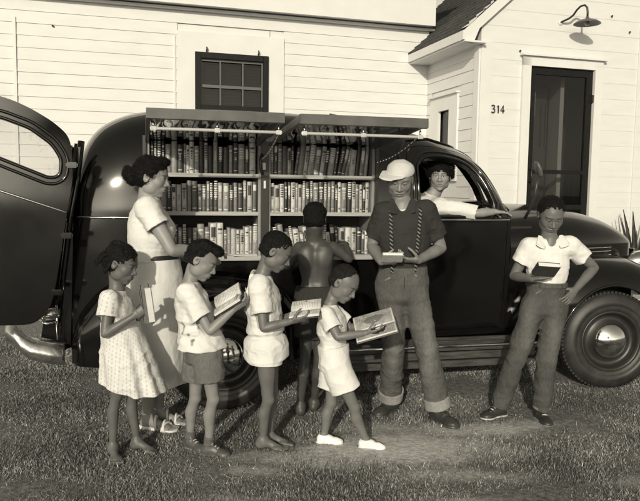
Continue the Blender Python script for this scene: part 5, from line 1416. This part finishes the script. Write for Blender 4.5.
# ---- 3: boy in shorts and printed shirt
def boy_shorts():
    Y = 3.65; k = 1.21/1.7
    J = joints(Y, k, head=(202.5, 260.5), neck=(188.5, 283.5), shR=(187.5, 292, -.10), shL=(192, 289, .10), elR=(210, 331, -.13), wrR=(234, 309, -.10), elL=(208, 325, .09), wrL=(234, 303, .03),
               hipR=(207, 354, -.055), hipL=(199, 352, .055), knR=(213, 399, -.05), knL=(195, 398, .05), anR=(209, 455), anL=(190, 448))
    f = Fig('boy in grey shorts and pale printed shirt reading an open book', G(202, 452), .20, 1.21, J, (.87, -.14, -.47), (.45, 0, .88), (.98, -.15, 0), .207, seed=7, limb=.92)
    f.shoe_dir = {'R': (.97, -.22), 'L': (.8, -.55)}
    f.body([dict(wrist=J['wrR'], d=(.70, -.02, .45), n=(-.35, .55, .7), thumb=(-.2, -1, .4), L=.128, curls=(20, 40, 35), thumbdir=(.7, .8)),
            dict(wrist=J['wrL'], d=(.75, 0, .40), n=(-.35, -.55, .7), thumb=(-.2, 1, .5), L=.128, curls=(20, 40, 35), thumbdir=(.7, .8))])
    hem = at(200, 345, Y)[2]; rr = np.random.default_rng(3); sh, hp_, up, ch, wa = torso_pts(f); pr = []
    for i in range(34):
        z = rr.uniform(hem, sh[2]); a = rr.uniform(0, 6.28); p = [wa[0]+.115*math.cos(a), wa[1]+.125*math.sin(a), z]; q = np.array(p)+[.0, .0, rr.uniform(-.02, .02)]+rr.normal(0, .008, 3)
        pr.append((rc(p, q, .0075), rr.choice([.16, .28, .4]), .007))
    shirt(f, 'shirt', .62, e=.014, hem=hem, hemR=(.130, .122), sl=.62, sr=.022, neckr=.064, amp=.005, paints=pr, wa=.016, hemc=(-.004, 0))
    e_ = {'R': J['hipR']+(J['knR']-J['hipR'])*.56, 'L': J['hipL']+(J['knL']-J['hipL'])*.56}
    trousers(f, 'shorts', .12, rh=.108, rb=.108, end=e_, short=True, waist_t=.16, amp=.004, mott=.1, carve=.012)
    def quiff(F): F.put(f.hell(0, .22, .40, .22, .18, .13), .06*f.hh); F.put(f.hell(0, .0, .44, .27, .28, .09), .06*f.hh)
    f.cap_hair(bulk=.0, tone=.016, amp=.0028, f=(60, 60, 90), back=-.16, extra=quiff, line=.13, tl=.8)
    for sd in 'RL':
        shoe(f, J['an'+sd], f.shoe_dir[sd], .178, 'high', tone=.07, sole=.22, lace=.5)
        F = Field(J['an'+sd]-[.06, .06, .02], J['an'+sd]+[.06, .06, .09], .0035); a = J['an'+sd]; b = a*.80+J['kn'+sd]*.20; F.put(tube_(a+Z3*.01, b, .0285, .0285), 0); F.disp(wrinkle(.002, (10, 10, 60), 2), .01); emit(F, 'sock', M_CLOTH, f.root, .10, (), origin=f.base)
    open_book('open book with white pages held by the boy in grey shorts', at(229, 301.5, Y-.035), (.80, -.05, .52), (-.42, -.30, .72), .105, .165, sag=.25, cover='dark')
boy_shorts()

# ---- 4: boy in the white romper
def boy_romper():
    Y = 3.73; k = 1.24/1.7
    J = joints(Y, k, head=(277, 252), neck=(262, 274), shR=(259, 284.5, -.105), shL=(263, 281.5, .105), elR=(264, 328, -.14), wrR=(292, 321, -.12), elL=(272, 323, .10), wrL=(298, 313, .03),
               hipR=(266, 354, -.055), hipL=(268, 352, .055), knR=(268, 400, -.05), knL=(273, 398, .05), anR=(263, 449), anL=(269, 444))
    f = Fig('barefoot boy in a white romper suit reading an open book', G(268, 447), .12, 1.24, J, (.85, -.12, -.50), (.48, 0, .87), (.98, -.12, 0), .21, seed=9, limb=.90)
    f.body([dict(wrist=J['wrR'], d=(.85, 0, .15), n=(-.2, .6, .75), thumb=(0, -1, .4), L=.13, curls=(20, 40, 35), thumbdir=(.7, .8)),
            dict(wrist=J['wrL'], d=(.85, 0, .15), n=(-.2, -.6, .75), thumb=(0, 1, .4), L=.13, curls=(20, 40, 35), thumbdir=(.7, .8))], feet={'R': (.97, -.18), 'L': (.98, -.1)})
    sh, hp_, up, ch, wa = torso_pts(f)
    def more(F):
        # flat collar down the back
        F.put(slab(J['neck']-f.f*.045, sh-up*.075-f.f*.088*k*1.05, (.075, .010), (.090, .008), f.lr, cap=.01), .004)
        for sd in 'LR':
            a, b = J['hip'+sd], J['kn'+sd]; F.put(uni([rc(a, a+(b-a)*.1, .080, .080), slab(a, a+(b-a)*.58, (.080, .080), (.091, .091), (.31, .77, .56), flat=True)]), .03)
        F.put(ell(hp_-f.f*.040+up*.01, (.080, .085, .085)), .03)
    Fh = hp_[2]
    o = shirt(f, 'romper_suit', .61, e=.016, hem=None, sl=.62, sr=.022, neckr=.062, amp=.0045, pre=more, secs=[(hp_-up*.03*k, .150, .132), (hp_+up*.07*k, .152, .134), (wa-up*.07*k, .140, .122), (wa-up*.045*k, .116, .094), (wa-up*.015*k, .136, .114), (wa+up*.04, .128, .102), (ch, .148, .108), (ch*.3+sh*.7, .140, .088), (sh, .115, .062)])
    f.cap_hair(bulk=.004, tl=.6, tone=.014, amp=.0034, f=110, back=-.20, line=.12)
    open_book('open book with white pages held by the boy in the white romper', at(306, 311, Y-.035), (.95, -.1, .14), (-.16, -.26, .92), .10, .17, sag=.22, cover='deep grey')
boy_romper()

# ---- 5: shirtless boy seen from behind
def boy_back():
    Y = 4.32; k = 1.40/1.7
    J = joints(Y, k, head=(315, 219), neck=(314, 237.5), shL=(299.5, 247), shR=(333, 247), elL=(288, 266, .06), wrL=(304, 262, .20), elR=(349, 259, .02), wrR=(346, 245, .18),
               hipL=(308.5, 300), hipR=(321.5, 300), knL=(305, 357), knR=(319, 359), anL=(300, 415), anR=(314, 411))
    f = Fig('shirtless barefoot boy in dark shorts seen from behind, facing the bookshelves', G(307, 413), .055, 1.40, J, (.08, .97, -.2), (0, .2, 1), (.03, 1, 0), .205, seed=11, limb=.88, girth=.93)
    def spine(F):
        sh, hp_, up, ch, wa = torso_pts(f)
        F.put(rc(J['neck']-up*.06-f.f*.092, wa-f.f*.085, .010, .016), .05, 'cut')
        for sx in (-1, 1): F.put(ell(ch+up*.05+f.lr*sx*.060-f.f*.052, (.045, .024, .060)), .04)
    f.body([dict(wrist=J['wrR'], d=(-.2, .9, .2), n=(-.2, .1, -.9), thumb=(-1, 0, 0), L=.145, curls=(15, 25, 20)),
            dict(wrist=J['wrL'], d=(.3, .9, .1), n=(.2, .1, -.9), thumb=(1, 0, 0), L=.145, curls=(15, 25, 20))], feet={'L': (-.25, .95), 'R': (.2, .97)}, extra=spine)
    e_ = {'R': J['hipR']+(J['knR']-J['hipR'])*.62, 'L': J['hipL']+(J['knL']-J['hipL'])*.62}
    trousers(f, 'shorts', .035, rh=.105, rb=.095, end=e_, short=True, waist_t=.27, amp=.002, e=.018)
    f.cap_hair(bulk=.006, tl=.6, tone=.011, amp=.0032, f=110, back=-.28, line=.12)
boy_back()

# ---- 6: smallest boy in white with the picture book
def boy_small():
    Y = 3.80; k = 1.05/1.7
    J = joints(Y, k, head=(344.5, 283.5), neck=(330, 303), shR=(326, 314, -.09), shL=(335, 311, .09), elR=(338, 337, -.15), wrR=(366, 333, -.14), elL=(350, 328, .08), wrL=(374, 322, .03),
               hipR=(335, 364, -.05), hipL=(334, 362, .05), knR=(354, 407, -.045), knL=(331, 403, .04), anR=(366, 448), anL=(324, 443))
    f = Fig('smallest boy in white shirt, shorts and shoes holding a large picture book', G(345, 446), .14, 1.05, J, (.72, -.42, -.55), (.42, -.15, .9), (.93, -.33, 0), .205, seed=13, limb=1.03, girth=1.02)
    f.shoe_dir = {'R': (.97, -.2), 'L': (.98, -.1)}
    f.body([dict(wrist=J['wrR'], d=(.9, .05, .12), n=(-.2, .5, .8), thumb=(0, -1, .5), L=.118, curls=(15, 35, 35), thumbdir=(.8, .9)),
            dict(wrist=J['wrL'], d=(.9, 0, .1), n=(-.2, -.5, .8), thumb=(0, 1, .5), L=.118, curls=(15, 35, 35), thumbdir=(.8, .9))])
    shirt(f, 'shirt', .64, e=.011, sl=.62, sr=.018, neckr=.066, amp=.0035, clip=.30)
    e_ = {'R': J['hipR']+(J['knR']-J['hipR'])*.56, 'L': J['hipL']+(J['knL']-J['hipL'])*.60}
    trousers(f, 'shorts', .64, rh=.128, rb=.128, end=e_, short=True, waist_t=.36, amp=.003, m=M_CLOTH, e=.016, seatr=(.150, .122), mott=.03, wtop=(.098, .084))
    f.cap_hair(bulk=-.006, tl=.3, tone=.022, amp=.0012, f=150, back=-.18, line=.10)
    for sd in 'RL':
        shoe(f, J['an'+sd], f.shoe_dir[sd], .158, 'low', tone=.78, sole=.55, lace=0)
    open_book('large open picture book held by the smallest boy', at(375.5, 327.5, Y-.06), (.93, -.06, .30), (-.30, -.32, .85), .13, .235, sag=.20, cover='grey', picture=True, th=.008)
boy_small()

# ---- 7: tall boy with cap, dark shirt and braces
def boy_cap():
    Y = 4.25; k = 1.0
    J = joints(Y, k, head=(400, 180), neck=(402, 202.5), shR=(384, 211), shL=(426, 210), elR=(372, 246, .07), wrR=(381, 261.5, -.16), elL=(441, 248, .06), wrL=(419, 260, -.14),
               hipR=(391, 291), hipL=(413, 291), knR=(394, 347, -.02), knL=(427, 349, -.05), anR=(390, 411), anL=(438, 421))
    f = Fig('tall boy in white cap, dark shirt, striped braces and cuffed jeans', G(414, 416), .18, 1.70, J, (-.12, -.92, -.38), (0, -.3, 1), (-.08, -1, 0), .230, seed=15, limb=.98)
    f.shoe_dir = {'R': (-.62, -.78), 'L': (.55, -.83)}
    f.body([dict(wrist=J['wrR'], d=(.75, -.25, .0), n=(.0, .35, .9), thumb=(0, -1, .3), L=.175, curls=(25, 40, 30), thumbdir=(.8, .8)),
            dict(wrist=J['wrL'], d=(-.80, -.20, .0), n=(.0, .35, .9), thumb=(0, -1, .3), L=.175, curls=(25, 40, 30), thumbdir=(.8, .8))])
    sh, hp_, up, ch, wa = torso_pts(f)
    def collar(F):
        for sx in (-1, 1):
            a = J['neck']+up*.012+f.lr*sx*.055+f.f*.03; b = J['neck']-up*.060+f.lr*sx*.050+f.f*.088; F.put(slab(a, b, (.030, .006), (.034, .006), f.lr*sx+f.f*.5, cap=.01), .003)
            F.put(rc(J['neck']+up*.012+f.lr*sx*.055+f.f*.03, J['neck']+up*.02-f.f*.05, .012), .01)
    shirt(f, 'shirt', .030, e=.011, sl=.66, sr=.020, neckr=.060, vneck=.10, amp=.004, wa=.006, extra=collar, clip=.25)
    mb_ = shirt(f, 'undershirt', .55, e=.005, sl=.1, sr=.01, neckr=.052, amp=0, sleeves='')
    zr, zl = at(394, 398, Y)[2], at(432, 408, Y)[2]
    e_ = {'R': J['anR']*.92+J['knR']*.08, 'L': J['anL']*.93+J['knL']*.07}
    def fade(V, C):
        w = np.zeros(len(V))
        for sd in 'LR':
            p = J['kn'+sd]; w = np.maximum(w, np.exp(-((V[:, 0]-p[0]-.0)/.035)**2-((V[:, 2]-p[2])/.30)**2))
        return C*(1+.5*w*(V[:, 1] < J['knR'][1]+.02))
    def seams(V, C): return C*.45
    pr = [(ell(hp_-up*.3, 1.2), fade, .01), (rc(hp_+up*.10-[0, .125, 0], hp_-up*.06-[0, .13, 0], .004), seams, .004)]
    for sx in (-1, 1): pr.append((rc(hp_+up*.12+f.lr*sx*.06-[0, .12, 0], hp_+up*.06+f.lr*sx*.14-[0, .06, 0], .003), .25, .004))
    trousers(f, 'jeans', .088, rh=.083, rk=.062, rb=.069, end=e_, amp=.0042, waist_t=.31, wtop=(.140, .110), e=.013, seatr=(.138, .106), paints=pr, mott=.16)
    for sd in 'RL':
        b = J['kn'+sd]; c = e_[sd]; d = nrm(c-b); F = Field(c-[.12, .12, .1], c+[.12, .12, .04], .0034); F.put(tube_(c-d*.062, c+d*.002, .081, .083), 0); F.disp(wrinkle(.002, 12, 3), .01)
        F.put(tube_(c-d*.03, c+d*.05, .064, .066), 0, 'cut'); emit(F, 'jeans_cuff', M_DENIM, f.root, .24, (), mott=.12, origin=f.base)
        shoe(f, J['an'+sd], f.shoe_dir[sd], .25, 'high', tone=.035, sole=.05, lace=.05)
    # braces
    def fpt(x, t, off):     # point on the chest front
        z = hp_[2]+(sh[2]-hp_[2])*t; c = hp_*(1-t)+sh*t; kk = ipl([(.2, .112), (.36, .106), (.7, .125), (.92, .098), (1.02, .075)])(t); ww = ipl([(.2, .14), (.36, .135), (.7, .168), (1.02, .17)])(t)
        return c+f.lr*x+f.f*(kk*math.sqrt(max(0, 1-(x/ww)**2))+off)
    for sx in (-1, 1):
        F = Field(hp_-[.25, .25, .0], sh+[.25, .25, .15], .0036)
        ts = np.linspace(.26, 1.0, 14); P_ = [fpt(sx*(.062+.030*t), t, .014) for t in ts]; P_.append(J['sh'+('R' if sx > 0 else 'L')]*.55+J['neck']*.45+up*.045)
        for p, q in zip(P_[:-1], P_[1:]): F.put(slab(p, q, (.011, .004), (.011, .004), f.lr, cap=.005), 0)
        stv = lambda V, C: np.where(np.mod(V[:, 2]*42+V[:, 0]*30, 1) < .4, .16, .012)
        emit(F, 'brace', M_CLOTH, f.root, .03, [(ell(ch, .9), stv, .01)], origin=f.base)
    F = f.field([hp_+up*.12-[.15, .13, .03], hp_+up*.16+[.15, .13, .05]], .05)
    # cap: dome and brim turned to the image left
    f.cap_hair(bulk=.0, tl=.4, tufts=4000, tone=.012, amp=.002, f=110, back=-.22, line=.12, extra=lambda F: F.plane(f.hp(0, 0, .24), f.up))
    F = Field(f.hc-.24, f.hc+.28, .0030); h = f.hh
    F.put(f.hell(0, -.09, .23, .368, .43, .285), 0); F.plane(f.hp(0, -.1, .235), -(f.up*1.0+f.face*.10)); 
    F.put(slab(f.hp(.14, .14, .225), f.hp(.36, .46, .19), (.27*h, .016*h*1.6), (.16*h, .014*h*1.6), np.cross(f.up, f.face+f.hr), cap=.05*h), .02*h)
    F.disp(wrinkle(.0018, 18, 4), .012); F.put(f.hell(0, -.09, .18, .35, .41, .275), .002, 'cut')
    emit(F, 'cap', M_CLOTH, f.root, .52, [(f.hell(0, -.08, .54, .05, .05, .02), .5, .003)], mott=.04, origin=f.base)
    held_book('small pale booklet held open at the waist by the boy in the cap', at(392.5, 257.5, Y-.245), (1, 0, .0), (0, -.85, .5), .125, .10, .018, 'cream')
boy_cap()

# ---- 8: woman at the truck window
def driver():
    k = .97; tm = np.array(tmat)
    def T3(u, y, w): return (tm@np.array([u, y, w, 1]))[:3]
    J = dict(head=T3(1.635, .40, 1.585), neck=T3(1.595, .42, 1.462), shR=T3(1.575, .25, 1.366), shL=T3(1.54, .62, 1.395), elR=T3(1.81, .125, 1.318), wrR=T3(1.945, .112, 1.33), elL=T3(1.62, .78, 1.17), wrL=T3(1.78, .85, 1.24),
             hipR=T3(1.47, .42, .93), hipL=T3(1.47, .62, .93), knR=T3(1.86, .42, .94), knL=T3(1.86, .64, .94), anR=T3(1.95, .42, .58), anL=T3(1.95, .64, .58))
    f = Fig('woman with rolled dark hair and white blouse looking out of the truck window', T3(1.5, .5, .5), .24, 1.65, J, (-.20, -.98, -.06), (0, 0, 1), nrm(T3(2, 0, 0)-T3(1, .25, 0)), .222, seed=17, woman=True, limb=.88)
    f.shoe_dir = {'R': (.9, .2), 'L': (.9, .2)}
    f.base = np.array(f.base)
    # legs end at the ankles
    f.foot = lambda *a, **q: None
    f.body([dict(wrist=J['wrR'], d=T3(1, -.02, -.05)-T3(0, 0, 0), n=(0, .1, -1), thumb=(0, 1, 0), L=.145, curls=(8, 14, 12)), dict(wrist=J['wrL'], d=(.8, 0, .3), n=(.8, 0, -.2), thumb=(0, 0, 1), L=.16, curls=(40, 60, 40))], feet={'L': 0, 'R': 0})
    shirt(f, 'blouse', .64, e=.016, sl=.96, sr=.010, neckr=.070, vneck=.05, amp=.004, wa=.01, hem=J['hipR'][2]-.02, hemR=(.16, .14), carve=False)
    sk = {'R': J['hipR']*.1+J['knR']*.9, 'L': J['hipL']*.1+J['knL']*.9}
    trousers(f, 'skirt', .12, rh=.11, rb=.10, end=sk, short=True, waist_t=.25, amp=.003)
    def curls(F):
        for i in range(16):
            a = 2*math.pi*i/16; F.put(f.hell(.30*math.cos(a), .02+.16*math.sin(a), .42+.05*math.sin(a*3), .12, .12, .12), .02*f.hh)
        for x in (-1, 1):
            F.put(f.hell(x*.34, -.02, .28, .12, .20, .16), .03*f.hh); F.put(f.hell(x*.36, -.12, .08, .09, .18, .18), .03*f.hh)
        F.put(f.hell(0, .18, .46, .22, .15, .10), .03*f.hh)
    f.cap_hair(bulk=.05, tone=.013, amp=.004, f=55, back=-.15, extra=curls, line=.06, tl=1.5)
driver()

# ---- 9: boy in white shirt and jeans at the right
def boy_right():
    Y = 4.27; k = 1.45/1.7
    J = joints(Y, k, head=(551, 215.5), neck=(549.5, 238), shR=(529.5, 246), shL=(569.5, 244.5), elR=(514, 276, .03), wrR=(532, 279, -.15), elL=(594, 268, .05), wrL=(575, 290, -.04),
               hipR=(534, 306), hipL=(555, 306), knR=(516, 358, -.03), knL=(546, 360, -.05), anR=(499, 416), anL=(541, 420))
    f = Fig('boy in white open-collared shirt and jeans with one hand on his hip', G(522, 418), .12, 1.45, J, (-.04, -.88, -.46), (0, -.45, .9), (-.04, -1, 0), .226, seed=19, limb=.95, girth=.90)
    f.shoe_dir = {'R': (-.86, -.5), 'L': (.02, -1)}
    f.body([dict(wrist=J['wrR'], d=(.9, -.15, .05), n=(.0, .25, .95), thumb=(0, -1, .3), L=.15, curls=(12, 30, 25), thumbdir=(.8, .9)),
            dict(wrist=J['wrL'], d=(-.55, -.35, -.55), n=(-.45, .8, -.1), thumb=(.2, .1, -1) if False else (-.2, .3, 1), L=.15, curls=(12, 22, 18))])
    sh, hp_, up, ch, wa = torso_pts(f)
    def collar(F):
        for sx in (-1, 1):
            a = J['neck']+up*.008+f.lr*sx*.055+f.f*.02; b = J['neck']-up*.045+f.lr*sx*.075+f.f*.082; F.put(slab(a, b, (.026, .005), (.034, .004), f.lr*sx+f.f*.5, cap=.01), .003)
    shirt(f, 'shirt', .64, e=.012, sl=.52, sr=.022, neckr=.062, vneck=.10, amp=.0035, wa=.012, extra=collar, clip=.325)
    e_ = {'R': J['anR']*.93+J['knR']*.07, 'L': J['anL']*.93+J['knL']*.07}
    def fade(V, C):
        w = np.zeros(len(V))
        for sd in 'LR':
            p = J['kn'+sd]*.5+J['hip'+sd]*.5; w = np.maximum(w, np.exp(-((V[:, 0]-p[0])/.04)**2-((V[:, 2]-p[2])/.25)**2))
        return C*(1+.45*w)
    pr = [(ell(hp_-up*.3, 1.2), fade, .01), (rc(hp_+up*.12-[0, .115, 0], hp_-up*.03-[0, .12, 0], .003), .03, .004)]
    for sx in (-1, 1): pr.append((rc(hp_+up*.125+f.lr*sx*.05-[0, .10, 0], hp_+up*.07+f.lr*sx*.115-[0, .06, 0], .003), .2, .004))
    trousers(f, 'jeans', .068, rh=.086, rk=.064, rb=.064, seatr=(.146, .110), end=e_, amp=.004, waist_t=.38, wtop=(.119, .094), paints=pr, mott=.14, e=.010)
    c = hp_*(1-.365)+sh*.365; F = f.field([c-[.14, .12, .03], c+[.14, .12, .03]], .05)
    F.put(slab(c-up*.016, c+up*.016, (.131, .106), (.130, .105), f.lr, flat=True), 0); F.put(slab(c-up*.05, c+up*.05, (.11, .085), (.11, .085), f.lr, flat=True), 0, 'cut')
    emit(F, 'waistband', M_DENIM, f.root, .075, [(ell(c-[0, .12, 0], .012), .6, .004)]+[(ell(c+f.lr*x-[0, .10, 0], (.006, .06, .03)), .05, .003) for x in (-.07, .07)], origin=f.base)
    for sd in 'RL':
        b = J['kn'+sd]; cc = e_[sd]; d = nrm(cc-b); F = Field(cc-[.1, .1, .06], cc+[.1, .1, .04], .0034); F.put(tube_(cc-d*.018, cc+d*.002, .0585, .0595), 0); F.put(tube_(cc-d*.03, cc+d*.05, .048, .049), 0, 'cut'); emit(F, 'jeans_hem', M_DENIM, f.root, .16, (), origin=f.base)
        shoe(f, J['an'+sd], f.shoe_dir[sd], .215, 'high', tone=.03, sole=.5, lace=.7)
    f.cap_hair(bulk=.008, tl=.6, tone=.010, amp=.0032, f=110, back=-.15, line=.10)
    held_book('thick dark book held at the waist by the boy in jeans and white shirt', at(546, 269.5, Y-.235), (1, .05, -.06), (-.02, -.75, .6), .135, .11, .032, 'dark')
boy_right()
for p in PRN: print('LIMB', p)
# ---- added trees, never in the frame: put in for the shiny paint and chrome to mirror
def back_tree(x, y, h, seed, label):
    r = random.Random(seed); g = np.random.default_rng(seed); root = empty('reflection_tree', (x, y, 0), label=label, cat='tree', group='added unseen trees for reflections')
    mb = MB(); mb.tube([(0, 0, -.1), (.1, 0, h*.25), (.0, .1, h*.5), (.1, .1, h*.8)], [.28, .22, .16, .06], 10)
    cl = []
    for i in range(14):
        a = r.uniform(0, 6.28); z = h*r.uniform(.35, .9); R = h*r.uniform(.12, .3); p = (R*math.cos(a), R*math.sin(a), z+h*.08); mb.tube([(.05, .05, z*.8), (p[0]*.6, p[1]*.6, z), p], [.08, .05, .02], 6); cl.append(p)
    mb.build('trunk', MT['blackm'], root)
    n = 9000; c = np.array(cl)[g.integers(0, len(cl), n)]+g.normal(size=(n, 3))*h*np.array([.075, .075, .055])
    a = g.normal(size=(n, 3)); a /= np.linalg.norm(a, axis=1)[:, None]; b = np.cross(a, g.normal(size=(n, 3))); b /= np.linalg.norm(b, axis=1)[:, None]; s = .10
    V = np.stack([c-a*s, c+b*s*.6, c+a*s, c-b*s*.6], 1).reshape(-1, 3); Q = np.arange(n*4).reshape(n, 4)
    link_mesh('crown', np_mesh('crown', V, Q, False), MT['leafd'], root)
back_tree(-10.5, -10, 8.5, 2, 'bushy unseen tree added behind the camera for reflections, to the left'); back_tree(3.5, -17, 6, 3, 'smaller unseen tree added behind the camera for reflections')
